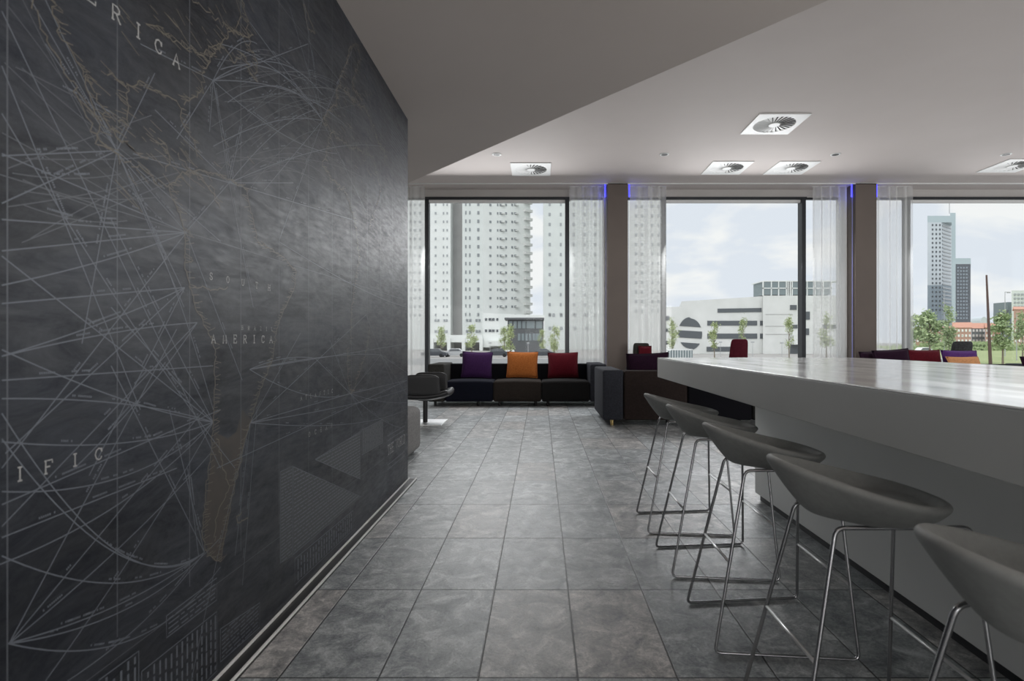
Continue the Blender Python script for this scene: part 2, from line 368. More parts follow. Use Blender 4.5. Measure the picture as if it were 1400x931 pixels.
curtain('sheer_curtain', 6.10, 6.80, 9.92, 5, 'white sheer curtain right of the second taupe column, left of the lawn view')
# blue led strips at the column sides
for k, (x, lab) in enumerate(((1.165, 'blue LED strip on the left side of the first taupe column'), (1.60, 'blue LED strip on the right side of the first taupe column'),
               (5.612, 'blue LED strip on the left side of the second taupe column'), (6.06, 'faint blue LED strip on the right side of the second taupe column'))):
    s = -1 if k % 2 == 0 else 1
    r = empty('led_strip', (x, 9.765, 0), 0, lab, 'light strip', 'blue light strips beside the columns')
    MB().box(-.009, .009, -.009, .009, 3.66, CZ-.005).build('led_tape', 'blue_led', r)
    MB().box(-.014 if s > 0 else .012, -.012 if s > 0 else .014, -.014, .014, 0, CZ-.003).build('led_profile', mat('led_profile_%d' % k, (.25,.25,.55), .4, .3), r)
    ld = bpy.data.lights.new('blue_led_light', 'POINT'); ld.color = (.12,.14,1); ld.energy = .5 if k < 3 else .2; ld.shadow_soft_size = .03
    lo = bpy.data.objects.new('blue_led_light', ld); COL.objects.link(lo); lo.parent = r; lo.location = (s*.02, .03, 3.7)

# ceiling diffusers and downlights
def diffuser(x0, y0, sz, label):
    r = empty('ceiling_diffuser', (x0+sz/2, y0+sz/2, CZ), 0, label, 'air vent', 'square swirl diffusers in the ceiling')
    h = sz/2; R = h*.80
    # plate with round hole
    bm = bmesh.new(); n = 48; inner = []; outer = []
    for k in range(n):
        a = 2*PI*k/n; c, s = math.cos(a), math.sin(a); q = h/max(abs(c), abs(s))
        inner.append((R*c, R*s)); outer.append((q*c, q*s))
    for zz in (-.012, -.001):
        vi = [bm.verts.new((x, y, zz)) for x, y in inner]; vo = [bm.verts.new((x, y, zz)) for x, y in outer]
        for k in range(n): bm.faces.new((vi[k], vi[(k+1) % n], vo[(k+1) % n], vo[k]))
        if zz == -.012: a_i, a_o = vi, vo
    for k in range(n):
        bm.faces.new((a_o[k], a_o[(k+1) % n], vo[(k+1) % n], vo[k])); bm.faces.new((a_i[k], a_i[(k+1) % n], vi[(k+1) % n], vi[k]))
    mb = MB(); mb.bm.free(); mb.bm = bm; mb.build('face_plate', 'white_plastic', r)
    b = MB()
    for k in range(26):
        a0 = 2*PI*k/26; a1 = a0+2*PI/26*.74; tw = .16
        p = [(R*.26*math.cos(a0), R*.26*math.sin(a0), -.012), (R*.26*math.cos(a1), R*.26*math.sin(a1), -.003),
             (R*1.0*math.cos(a1+tw), R*1.0*math.sin(a1+tw), -.003), (R*1.0*math.cos(a0+tw), R*1.0*math.sin(a0+tw), -.014)]
        b.prism(p, (0,0,.0015))
    sb = b.build('swirl_blades', 'white_plastic', r)
    MB().cyl((0,0), R*.27, -.018, -.004, 28).build('hub', 'white_plastic', sb, bevel=.002)
    MB().cyl((0,0), R, -.0025, -.0005, 40).build('duct_opening', 'dark_void', r)
diffuser(2.73, 6.75, .65, 'white square swirl air vent nearest the camera, largest of the ceiling vents')
diffuser(-.483, 8.6, .65, 'white square swirl air vent above the long sofa, leftmost ceiling vent')
diffuser(2.72, 8.53, .65, 'white square swirl air vent, left one of the adjacent pair near the window')
diffuser(3.77, 8.53, .65, 'white square swirl air vent, right one of the adjacent pair near the window')
diffuser(7.30, 8.42, .65, 'white square swirl air vent cut by the right edge of the view')
for x, lab in ((-.667, 'small round recessed downlight left above the long sofa'), (1.88, 'small round recessed downlight in front of the first column'),
               (4.48, 'small round recessed downlight above right of the vent pair'), (7.07, 'small round recessed downlight near the rightmost air vent')):
    r = empty('recessed_downlight', (x, 8.22, CZ), 0, lab, 'ceiling light', 'recessed downlights in the ceiling')
    pr = [(.044,-.001),(.072,-.001),(.073,-.004),(.068,-.007),(.048,-.007),(.044,-.001)]
    bm = bmesh.new(); rings = [[bm.verts.new((q*math.cos(2*PI*k/28), q*math.sin(2*PI*k/28), z)) for k in range(28)] for q, z in pr]
    for a, b in zip(rings, rings[1:]):
        for k in range(28): bm.faces.new((a[k], a[(k+1) % 28], b[(k+1) % 28], b[k]))
    mb = MB(); mb.bm.free(); mb.bm = bm; mb.build('bezel', 'white_plastic', r, smooth=True)
    MB().cyl((0,0), .0475, -.0095, -.001, 24).build('lens', mat('dark_lamp_lens', (.05,.05,.05), .5), r)

# ================================================================== MAP MURAL
def W(px, py):                                            # pixel -> (y, z) on the wall plane
    y = -WX*F/(VX-px); return (y, EYE+(VY-py)/F*y)
mural = empty('world_map_mural', (WX+.003, 2.5, 1.3), 0, 'dark chalkboard-like world map mural covering the left wall', 'mural')
ORG = Vector((WX+.003, 2.5, 1.3))
def msub(mb, name, m):
    o = mb.build(name, m, mural); o.location = -ORG; return o
msub(MB().box(WX+.0002, WX+.003, -2.0, WEND, .012, SZ-.003), 'printed_panel', 'mural')
XS = WX+.003
def clipok(p): return -1.9 < p[0] < WEND-.012 and .02 < p[1] < SZ-.012
class Ink:
    def __init__(s, lift): s.mb = MB(); s.x0 = s.x = XS+lift; s.k = 0
    def line(s, pts, w):                                  # pts in wall (y, z)
        run = []
        for p in list(pts)+[None]:
            if p is not None and clipok(p): run.append(p); continue
            if len(run) > 1: s._rib(run, w)
            run = []
    def _rib(s, pts, w):
        L = []; N = len(pts); s.k += 1; s.x = s.x0+(s.k % 40)*2e-6
        for i, p in enumerate(pts):
            a = pts[max(i-1, 0)]; b = pts[min(i+1, N-1)]; ty, tz = b[0]-a[0], b[1]-a[1]; l = math.hypot(ty, tz) or 1
            ny, nz = -tz/l*w*.40, ty/l*w*.40
            L.append((s.mb.bm.verts.new((s.x, p[0]+ny, p[1]+nz)), s.mb.bm.verts.new((s.x, p[0]-ny, p[1]-nz))))
        for (a, b), (c, d) in zip(L, L[1:]): s.mb.bm.faces.new((a, b, d, c))
    def fill(s, pts): s.mb.bm.faces.new([s.mb.bm.verts.new((s.x, y, z)) for y, z in pts])
rnd = random.Random(11)
def bez(a, c, b, n=26):
    out = []
    for i in range(n+1):
        t = i/n; out.append(((1-t)**2*a[0]+2*t*(1-t)*c[0]+t*t*b[0], (1-t)**2*a[1]+2*t*(1-t)*c[1]+t*t*b[1]))
    return out
routes = Ink(.00025); soft = Ink(.00015); names = Ink(.00035)
# meridians and parallels
for k in range(-9, 13): soft.line([(1.018+.2645*k, z) for z in (.35, 1.5, 2.71)], .0042)
for z in (2.35, 1.36, .30): soft.line([(y/10, z) for y in range(-15, 41)], .0030)
def route(a, b, sag=0, w=.0034, text=True, ink=None):     # px end points joined by a curve on the wall
    A, B = W(*a), W(*b); mid = ((A[0]+B[0])/2, (A[1]+B[1])/2-sag)
    c = (2*mid[0]-(A[0]+B[0])/2, 2*mid[1]-(A[1]+B[1])/2); p = bez(A, c, B); (ink or routes).line(p, w)
    if text:
        L = math.hypot(B[0]-A[0], B[1]-A[1])
        for q in range(rnd.randint(2, 5)):
            t = rnd.uniform(.12, .85); i = int(t*25); u, v = p[i], p[i+1]; l = math.hypot(v[0]-u[0], v[1]-u[1]) or 1
            ty, tz = (v[0]-u[0])/l, (v[1]-u[1])/l; ny, nz = -tz, ty
            if nz < 0: ny, nz = -ny, -nz
            x = 0
            for ch_ in range(rnd.randint(4, 12)):
                if rnd.random() < .15: x += .006; continue
                s0 = (u[0]+ty*x+ny*.009, u[1]+tz*x+nz*.009); names.line([s0, (s0[0]+ty*.0032, s0[1]+tz*.0032)], .0055); x += .0046
fan = {(290,577): [(0,545,-.02),(0,604,.03),(0,478,.02),(0,672,.06),(-25,780,.05),(150,420,0),(150,300,0),(60,931,.02),(0,350,0)],
       (253,318): [(0,343,0),(0,390,.01),(0,300,0),(0,640,0),(155,205,0),(330,520,0),(0,210,0)],
       (251,393): [(0,415,0),(0,487,.01),(5,620,0),(120,650,0)],
       (268,441): [(0,487,-.01),(0,720,0),(100,640,.02)],
       (158,206): [(0,213,0),(0,278,0),(250,420,.0),(290,560,-.05),(110,470,0),(60,60,0),(300,330,0),(210,100,0)],
       (278,755): [(0,760,.07),(0,600,.12),(8,880,.03),(90,931,.03),(0,565,.14),(150,500,0),(230,560,0)],
       (10,880): [(300,775,.10),(286,620,.02),(278,560,0),(240,450,0),(300,735,.06)],
       (341,578): [(478,538,0),(555,560,.05),(430,495,0),(410,455,0),(500,430,0),(560,530,.02),(320,760,0),(260,931,-.03)],
       (478,538): [(430,490,0),(520,485,0),(556,550,.02),(495,570,0),(556,520,0),(450,465,0),(548,585,.03)],
       (340,505): [(430,490,-.02),(520,485,-.02),(556,470,0),(478,538,.05)],
       (520,485): [(556,540,0),(556,510,0),(556,570,0),(500,430,0)],
       (312,250): [(210,150,0),(180,210,0),(290,110,0),(430,150,-.04),(400,250,0),(520,200,-.05),(250,320,0),(345,420,0),(480,300,0),(330,170,0)],
       (290,110): [(190,60,0),(350,60,-.05),(440,130,-.10),(470,170,-.06),(240,190,0),(285,180,0),(420,60,0),(460,210,.05),(320,260,0)],
       (440,165): [(300,60,-.06),(310,140,-.10),(300,95,-.1),(290,200,-.04),(360,260,0),(380,330,0),(500,290,0),(340,30,0),(410,-20,0),(480,70,0),(395,10,0)]}
for a, L in fan.items():
    for (bx, by, sg) in L: route(a, (bx, by), sg)
rr = random.Random(5)
for k in range(26):                                       # dense shipping lanes across the north atlantic
    a = (rr.uniform(285,345), rr.uniform(80,270)); b = (rr.uniform(425,500), rr.uniform(120,250)); route(a, b, -rr.uniform(.02,.12), .0024, k % 3 == 0, soft)
for k in range(16):
    a = (rr.uniform(0,40), rr.uniform(-10,340)); b = (rr.uniform(130,250), rr.uniform(150,330)); route(a, b, rr.uniform(-.02,.02), .0028, k % 4 == 0, soft)
for (a, b, sg) in (((0,15),(300,640),0.0),((0,90),(190,560),0),((40,0),(158,206),0),((60,0),(250,400),0),((0,155),(320,640),.03),((380,330),(556,420),.03),((0,690),(300,560),0),((0,520),(290,500),0),((295,640),(556,520),.0),((330,800),(350,560),0),((255,640),(270,760),0),((0,735),(240,640),0)):
    route(a, b, sg)
# coasts
coast = Ink(.00045); land = Ink(.00005)
def shore(pxs, w=.0042, amp=.006, ticks=0, tl=(.015,.04), seed=0, dens=.012):
    r = random.Random(seed); pts = [W(*p) for p in pxs]; out = []
    for a, b in zip(pts, pts[1:]):
        L = math.hypot(b[0]-a[0], b[1]-a[1]); n = max(2, int(L/.010))
        for i in range(n):
            t = i/n; out.append((a[0]+(b[0]-a[0])*t+r.gauss(0, amp*.5), a[1]+(b[1]-a[1])*t+r.gauss(0, amp*.5)))
    out.append(pts[-1]); coast.line(out, w)
    if ticks:
        for p in out:
            if r.random() < .8:
                l = r.uniform(*tl); sl = r.uniform(-.3,.3)*l; coast.line([(p[0]+ticks*.003, p[1]), (p[0]+ticks*l, p[1]+sl)], .0026)
west = [(228,255),(243,290),(252,325),(250,360),(258,392),(268,425),(285,455),(293,480),(292,520),(290,577),(287,620),(281,660),(277,700),(275,735),(283,760),(300,768)]
east = [(335,258),(345,300),(352,330),(388,352),(404,372),(400,398),(388,420),(377,450),(372,490),(366,505),(350,545),(341,578),(333,600),(326,640),(318,668),(312,700),(306,735),(300,768)]
shore(west, ticks=1, seed=1); shore(east, ticks=-1, seed=2); shore([(262,395),(275,392),(290,396),(310,392)], seed=3)
shore([(228,255),(250,235),(275,232),(300,240),(335,258)], seed=4, ticks=1)
shore([(295,600),(305,640),(312,668),(296,700),(292,740)], .005, .008, seed=9)
shore([(330,700),(322,708),(326,716),(338,708)], .006, .006, seed=12)
land.fill([W(*p) for p in ((292,590),(289,620),(284,655),(279,700),(278,740),(290,766),(300,766),(306,735),(312,700),(318,665),(325,640),(335,600),(343,575),(330,560),(322,590),(310,600))])
# north and central america
na_w = [(40,0),(55,40),(78,85),(95,115),(112,150),(128,185),(150,205),(172,222),(200,238),(215,250),(228,255)]
shore(na_w, ticks=0, seed=21, amp=.012); shore([(x+22, y-6) for x, y in na_w[:8]], ticks=1, seed=22, amp=.010, tl=(.01,.03))
shore([(112,100),(122,140),(135,170),(128,195),(150,205)], seed=23, ticks=1); shore([(145,100),(160,112),(175,118),(172,140),(173,170),(160,165)], seed=24, ticks=-1)
shore([(173,118),(190,112),(212,125),(235,135),(248,150),(245,165),(262,190),(268,215)], seed=25, ticks=1)
shore([(250,142),(262,132),(275,122),(275,100),(283,85),(300,60),(315,40),(330,50),(345,48)], .005, .010, seed=26, ticks=-1, tl=(.01,.05))
shore([(200,30),(225,45),(250,62),(275,75),(300,60)], seed=27, amp=.014, ticks=1); shore([(260,0),(285,20),(318,45),(330,20),(322,0)], seed=28, amp=.014)
shore([(300,60),(318,85),(335,75),(340,100),(352,112)], seed=29, amp=.012, ticks=-1); shore([(330,0),(336,30),(340,60),(352,90),(348,110)], seed=30, amp=.012, ticks=-1)
shore([(210,195),(225,200),(232,215),(225,235)], seed=31, ticks=-1); shore([(240,212),(262,235),(290,262),(300,285)], seed=32, amp=.012)
shore([(415,5),(422,25),(430,45),(420,40),(416,20),(413,5)], .006, .008, seed=33)
for k in range(46):
    x = rnd.uniform(150,350); y = rnd.uniform(-5, 60) if k % 2 else rnd.uniform(180, 260); a = W(x, y); l = rnd.uniform(.02,.07); coast.line([a, (a[0]+l, a[1]-l*rnd.uniform(.2,.7))], .0028)
for k in range(40):
    x = rnd.uniform(95,300); t_ = (x-95)/205; y = 120+140*t_+rnd.uniform(-35,20); a = W(x, y); l = rnd.uniform(.015,.05); coast.line([a, (a[0]+l, a[1]-l*rnd.uniform(.1,.5))], .0028)
# europe and africa
shore([(478,65),(470,90),(465,110),(458,125),(462,140),(448,150),(440,165),(452,180),(462,190)], .006, .02, seed=41, ticks=1)
shore([(478,65),(488,60),(492,80),(484,100),(480,120),(494,135)], .006, .02, seed=42, ticks=1); shore([(452,180),(446,205),(440,225),(452,245),(470,260),(484,300),(490,350),(480,420),(478,470)], .005, .014, seed=43, ticks=1)
shore([(474,478),(474,500),(476,525),(480,538)], .006, .012, seed=44, ticks=1, tl=(.02,.05)); shore([(505,450),(500,480),(492,505),(484,530),(480,538)], .006, .012, seed=45, ticks=-1)
shore([(470,120),(480,135),(500,150),(515,190),(528,215)], .006, .03, seed=46, ticks=1); shore([(462,190),(490,205),(510,215),(520,260),(505,310)], .005, .02, seed=47)
for k in range(60):
    x = rnd.uniform(455,535); y = rnd.uniform(90,250); a = W(x, y); coast.line([a, (a[0]+rnd.uniform(.02,.07), a[1]+rnd.uniform(-.02,.01))], .0035)
for k in range(9):
    a = W(531-0*k, 160+k*4.2); soft.line([(a[0]+.05, a[1]), (min(a[0]+.40, WEND-.03), a[1])], .006)
# lettering with slab serifs
G = {'A': [[(0,0),(.5,1),(1,0)],[(.2,.38),(.8,.38)],[(-.12,0),(.15,0)],[(.85,0),(1.12,0)]],
 'B': [[(.1,0),(.1,1),(.65,1),(.85,.85),(.85,.65),(.65,.52),(.1,.52)],[(.65,.52),(.92,.36),(.92,.15),(.7,0),(.1,0)],[(-.05,0),(.1,0)],[(-.05,1),(.1,1)]],
 'C': [[(.95,.72),(.85,.92),(.55,1),(.2,.85),(.03,.5),(.2,.15),(.55,0),(.85,.08),(.97,.28)],[(.97,.65),(.97,1)]],
 'D': [[(.1,0),(.1,1),(.55,1),(.85,.8),(.95,.5),(.85,.2),(.55,0),(.1,0)],[(-.05,0),(.1,0)],[(-.05,1),(.1,1)]],
 'E': [[(.9,.75),(.9,1),(.1,1),(.1,0),(.95,0),(.95,.25)],[(.1,.52),(.65,.52)],[(.65,.4),(.65,.64)],[(-.05,0),(.1,0)],[(-.05,1),(.1,1)]],
 'F': [[(.9,.75),(.9,1),(.1,1),(.1,0)],[(.1,.52),(.65,.52)],[(-.08,0),(.32,0)],[(-.05,1),(.1,1)]],
 'H': [[(.1,0),(.1,1)],[(.9,0),(.9,1)],[(.1,.5),(.9,.5)],[(-.05,0),(.25,0)],[(.75,0),(1.05,0)],[(-.05,1),(.25,1)],[(.75,1),(1.05,1)]],
 'I': [[(.5,0),(.5,1)],[(.25,0),(.75,0)],[(.25,1),(.75,1)]],
 'L': [[(.15,1),(.15,0),(.9,0),(.9,.28)],[(-.02,1),(.35,1)]],
 'M': [[(.05,0),(.12,1),(.5,.2),(.88,1),(.95,0)],[(-.1,0),(.2,0)],[(.8,0),(1.1,0)]],
 'N': [[(.1,0),(.1,1),(.9,0),(.9,1)],[(-.05,0),(.25,0)],[(.75,1),(1.05,1)]],
 'O': [[(.5,1),(.15,.85),(0,.5),(.15,.15),(.5,0),(.85,.15),(1,.5),(.85,.85),(.5,1)]],
 'P': [[(.15,0),(.15,1),(.7,1),(.92,.85),(.92,.62),(.7,.47),(.15,.47)],[(-.02,0),(.35,0)]],
 'R': [[(.1,0),(.1,1),(.65,1),(.88,.86),(.88,.64),(.65,.5),(.1,.5)],[(.5,.5),(.95,0)],[(-.05,0),(.28,0)],[(.85,0),(1.08,0)]],
 'S': [[(.88,.72),(.8,.92),(.5,1),(.18,.9),(.12,.68),(.4,.53),(.75,.42),(.9,.22),(.7,.03),(.4,0),(.15,.1),(.08,.3)]],
 'T': [[(0,.75),(0,1),(1,1),(1,.75)],[(.5,1),(.5,0)],[(.28,0),(.72,0)]],
 'U': [[(.1,1),(.1,.3),(.3,.03),(.7,.03),(.9,.3),(.9,1)],[(-.05,1),(.25,1)],[(.75,1),(1.05,1)]],
 'W': [[(0,1),(.25,0),(.5,.8),(.75,0),(1,1)],[(-.1,1),(.15,1)],[(.85,1),(1.1,1)]],
 'Z': [[(.05,.8),(.05,1),(.95,1),(.05,0),(.95,0),(.95,.22)]], ' ': []}
def write(txt, y0, z0, h, adv, w=None, wr=.72):
    w = w or h*.14
    for i, c in enumerate(txt):
        letters = Ink(.00055)
        for st_ in G[c]: letters.line([(y0+i*adv+x*h*wr, z0+z*h) for x, z in st_], w)
        if len(letters.mb.bm.faces): msub(letters.mb, 'letter', 'chalk_letters')
write('SOUTH', 1.640, EYE+(VY-383)/F*1.66, .021, .088)
write('AMERICA', 1.650, EYE+(VY-469)/F*1.67, .026, .0590, .0042)
write('BRAZIL', 1.815, EYE+(VY-451)/F*1.85, .013, .040)
write('ATLANTIC', 2.262, EYE-.246, .018, .048)
write('OCEAN', 2.341, EYE-.412, .020, .062)
write('AMERICA', 1.278-.0705*3-.012, EYE+.757, .035, .0705, .0055)
write('PACIFIC', 1.041-.0617*3-.008, EYE-.268, .026, .0617, .0040)
write('THE WORLD', 3.55, EYE-.745, .060, .052, .007)
for k in range(5):
    z = EYE-.62-.03*k+(.0 if k < 3 else -.10); 
    for q in range(13): names.line([(3.55+q*.034, z), (3.55+q*.034+.024, z)], .008)
for k in range(6): names.line([(3.66+.0*k, EYE-1.0-.0*k), (3.66, EYE-.99)], .01)
# statistics tables
def hatch(poly, fillit=True, step=.013, bars=True, seed=0, vert=False):
    P_ = [W(*p) for p in poly]; r = random.Random(seed)
    P_ = [(min(a, WEND-.02), max(b, .03)) for a, b in P_]
    if fillit: tabs.fill(P_)
    soft2.line(P_+[P_[0]], .004)
    ax = 0 if vert else 1; lo = min(p[ax] for p in P_); hi = max(p[ax] for p in P_); z = lo+step
    while z < hi-.004:
        xs = []
        for (a, b) in zip(P_, P_[1:]+P_[:1]):
            if (a[ax]-z)*(b[ax]-z) < 0:
                t = (z-a[ax])/(b[ax]-a[ax]); xs.append(a[1-ax]+(b[1-ax]-a[1-ax])*t)
        xs.sort()
        if len(xs) >= 2:
            y = xs[0]+.008
            while y < xs[-1]-.012:
                l = min(r.uniform(.012,.05), xs[-1]-.006-y); q = [(y, z), (y+l, z)] if not vert else [(z, y), (z, y+l)]
                if clipok(q[0]): soft2.line(q, step*.36)
                y += l+r.uniform(.004,.012)
        z += step
tabs = Ink(.00005); soft2 = Ink(.00015)
hatch([(400,638),(493,679),(400,758)], seed=1, step=.016)
hatch([(382,645),(399,637),(399,760),(382,770)], seed=2)
hatch([(430,628),(492,590),(492,655)], seed=3, step=.016)
hatch([(494,588),(523,573),(523,605),(494,622)], seed=4, vert=True, step=.03)
hatch([(402,764),(482,698),(482,724),(402,800)], False, seed=5, vert=True, step=.03)
hatch([(226,842),(295,790),(295,820),(226,872)], False, seed=6)
hatch([(192,918),(295,836),(295,960),(192,1050)], False, seed=7, vert=True, step=.022)
hatch([(133,930),(188,890),(188,960),(133,1010)], False, seed=8, vert=True, step=.022)
hatch([(300,860),(354,824),(354,860),(300,905)], False, seed=9)
msub(land.mb, 'land_tint', 'landfill'); msub(tabs.mb, 'table_fill', 'tablefill'); msub(soft.mb, 'grid_and_lane_lines', 'chalk_soft'); msub(soft2.mb, 'table_lines', 'chalk')
msub(routes.mb, 'route_lines', 'chalk'); msub(names.mb, 'route_captions', 'chalk'); msub(coast.mb, 'coastline', 'coast')

# ================================================================== COUNTER
cX0, cX1, cY1, cY0 = .905, 2.42, 4.19, -1.6
ctop, cbot = EYE-.1235, EYE-.274
r = empty('bar_counter', (1.66, 1.3, 0), 0, 'long white bar counter with a thick overhanging slab top', 'counter')
def rel(o, root): o.location = -Vector(root.location); return o
sl = MB().box(cX0, cX1, cY0, cY1, cbot, ctop-.006).build('slab_body', 'counter', r, bevel=.003); rel(sl, r)
sp_ = MB().box(cX0, cX1, cY0, cY1, ctop-.0059, ctop).build('polished_top', 'countertop', r, bevel=.004, seg=3); rel(sp_, r)
bs = MB().box(1.43, 1.95, cY0, 3.61, .045, cbot)  .build('base_cabinet', 'base', r, bevel=.004); rel(bs, r)
tk = MB().box(1.455, 1.93, cY0+.02, 3.585, 0, .045).build('toe_kick', 'toe', r); rel(tk, r)

# ================================================================== STOOLS
def make_stool():
    r = empty('bar_stool', (0,0,0))
    bm = bmesh.new(); cx = .835-.8; nth = 48; rs = [0,.15,.3,.45,.55,.62,.69,.76,.83,.89,.945,1.0]
    grid = []
    for q in rs:
        row = []
        for k in range(nth):
            th = 2*PI*k/nth; c, s = math.cos(th), math.sin(th); e = 2/2.5
            ex = math.copysign(abs(c)**e, c); ey = math.copysign(abs(s)**e, s)
            ox = .004+.226*ex; ox = .008+.214*(c if c < 0 else ex); t = (ox+.206)/.43; oy = .236*(s if c < 0 else ey)*(.74+.26*min(1, t*1.7))*(1-.24*max(0, t-.4)/.6)
            x = cx+q*(ox-cx); y = q*oy
            zr = .744-.225*(ox+.206)-.012*math.sin(PI*min(1, max(0, t))); 
            if ox > .12: zr -= 0.0
            s0 = .56+.26*max(0, t-.2)/.8; g = max(0, (q-s0)/(1-s0))**(1.22+.3*t)
            back = (1-t); zb = .605+.012*t
            z = zb+(zr-zb)*g
            row.append(bm.verts.new((x, y, z)) if q > 0 else None)
        if q == 0: grid.append(bm.verts.new((cx, 0, .606)))
        else: grid.append(row)
    for k in range(nth): bm.faces.new((grid[0], grid[1][k], grid[1][(k+1) % nth]))
    for a, b in zip(grid[1:], grid[2:]):
        for k in range(nth): bm.faces.new((a[k], b[k], b[(k+1) % nth], a[(k+1) % nth]))
    mb = MB(); mb.bm.free(); mb.bm = bm
    o = mb.build('seat_shell', 'stool', r, smooth=True)
    if sum(p.normal.z for p in o.data.polygons) < 0: o.data.flip_normals()
    so = o.modifiers.new('thick', 'SOLIDIFY'); so.thickness = .022; so.offset = 1
    ss = o.modifiers.new('sub', 'SUBSURF'); ss.levels = ss.render_levels = 2
    def at(p, q, z): t = (z-p[2])/(q[2]-p[2]); return Vector(p)*(1-t)+Vector(q)*t
    ends = {}
    for s in (-1, 1):
        tb = (-.088, s*.104, .600); bb = (-.215, s*.173, .0065); bf = (.245, s*.215, .0065); tf = (.212, s*.138, .613)
        MB().tube(fillet([tb, bb, bf, tf], .022), .0056, 10, closed=True).build('side_frame', 'chrome', r, smooth=True)
        ends[s] = (at(tb, bb, .294), at(tf, bf, .237))
    MB().tube([ends[-1][1], ends[1][1]], .0048, 10).build('footrest', 'bright_steel', r, smooth=True)
    MB().tube([ends[-1][0], ends[1][0]], .0048, 10).build('stretcher', 'bright_steel', r, smooth=True)
    return r
stool0 = make_stool()
sl_lab = ['grey shell bar stool farthest from the camera, beside the counter end', 'grey shell bar stool second from the far end of the counter',
          'grey shell bar stool in the middle of the row of five', 'grey shell bar stool second nearest, shown with its whole seat and front bend',
          'grey shell bar stool nearest the camera, cropped by the bottom right corner']
for i, (y, lab) in enumerate(zip((3.132, 2.580, 1.990, 1.410, .822), sl_lab)):
    o = stool0 if i == 0 else copy_tree(stool0)
    o.location = (.80, y, 0); tag(o, lab, 'bar stool', 'grey bar stools along the counter')

# ================================================================== SOFAS
def leg(root, x, y, m='legdark', h=.075, rad=.02):
    MB().cyl((x, y), rad, 0, h, 16, rad*1.15).build('leg', m, root, smooth=False)
# sofa 1, three seats below the first window
s1 = empty('sofa', (-.375, 9.2, 0), 0, 'long three-seat dark modular sofa below the tower-block window, facing the room', 'sofa')
ox, oy = -.375, 9.2; y0, y1 = 8.76-oy, 9.62-oy
for (a, b, m) in ((-1.55,-.770,'navy'), (-.768,.013,'brown'), (.015,.797,'charcoal')):
    rounded(a-ox, b-ox, y0, y1-.26, .075, .405, .035, .022).build('seat', m, s1, smooth=True)
    rounded(a-ox-.008, b-ox+.008, y1-.25, y1, .075, .665, .012).build('backrest', 'black', s1, smooth=True)
rounded(-1.825-ox, -1.557-ox, y0, y1, .075, .685, .028).build('armrest', 'olivegrey', s1, smooth=True)
rounded(.804-ox, 1.072-ox, y0, y1, .075, .685, .028).build('armrest', 'slate', s1, smooth=True)
for x in (-1.72, -1.02, -.67, -.08, .12, .95):
    for y in (y0+.09, y1-.1): leg(s1, x-ox, y)
# cushions
def cushion(x, y, z, w, h, t, m, tilt, rz, label, roll=0):
    """cushion standing on its lower edge; local origin at its lower edge; x right, z up, y thickness"""
    bm = bmesh.new(); n = 14; V = {}
    for sgn in (-1, 1):
        for i in range(n+1):
            for j in range(n+1):
                u, v = -1+2*i/n, -1+2*j/n; eu, ev = 1-u*u, 1-v*v
                pin = .06*(1-abs(u*v))
                X = u*w/2*(1-pin*(1-abs(u))*.0-.05*ev*abs(u)**3); Z = h/2+v*h/2*(1-.05*eu*abs(v)**3)
                Y = sgn*t/2*(max(0, eu)**.42)*(max(0, ev)**.42)
                if (i in (0, n) or j in (0, n)):
                    if (i, j) not in V: V[(i, j)] = bm.verts.new((X, 0, Z))
                    V[(sgn, i, j)] = V[(i, j)]
                else: V[(sgn, i, j)] = bm.verts.new((X, Y, Z))
        for i in range(n):
            for j in range(n): bm.faces.new([V[(sgn, a, b)] for a, b in ((i, j), (i+1, j), (i+1, j+1), (i, j+1))])
    mb = MB(); mb.bm.free(); mb.bm = bm
    r = empty('throw_cushion', (x, y, z), rz, label, 'cushion', 'square throw cushions on the sofas'); 
    r.rotation_euler = (tilt, roll, rz)
    cv = mb.build('cushion_cover', m, r, smooth=True)
    ed = []
    for i in range(n+1): ed.append((i, 0))
    for j in range(1, n+1): ed.append((n, j))
    for i in range(n-1, -1, -1): ed.append((i, n))
    for j in range(n-1, 0, -1): ed.append((0, j))
    def pos(i, j):
        u, v = -1+2*i/n, -1+2*j/n; return (u*w/2*(1-.05*(1-v*v)*abs(u)**3), 0, h/2+v*h/2*(1-.05*(1-u*u)*abs(v)**3))
    MB().tube([pos(*e) for e in ed], .006, 6, closed=True).build('piping', m, cv, smooth=True)
    return r
T = math.radians
cushion(PX(651,9.22), 9.235, .435, .52, .455, .17, 'purple', T(-16), T(2), 'purple square cushion on the left seat of the long sofa', T(2))
cushion(PX(713.5,9.22), 9.235, .435, .53, .455, .17, 'orange', T(-16), T(-1), 'orange square cushion on the middle seat of the long sofa', T(1))
cushion(PX(770,9.22), 9.235, .435, .52, .445, .17, 'red', T(-17), T(-3), 'dark red square cushion on the right seat of the long sofa', T(-1))

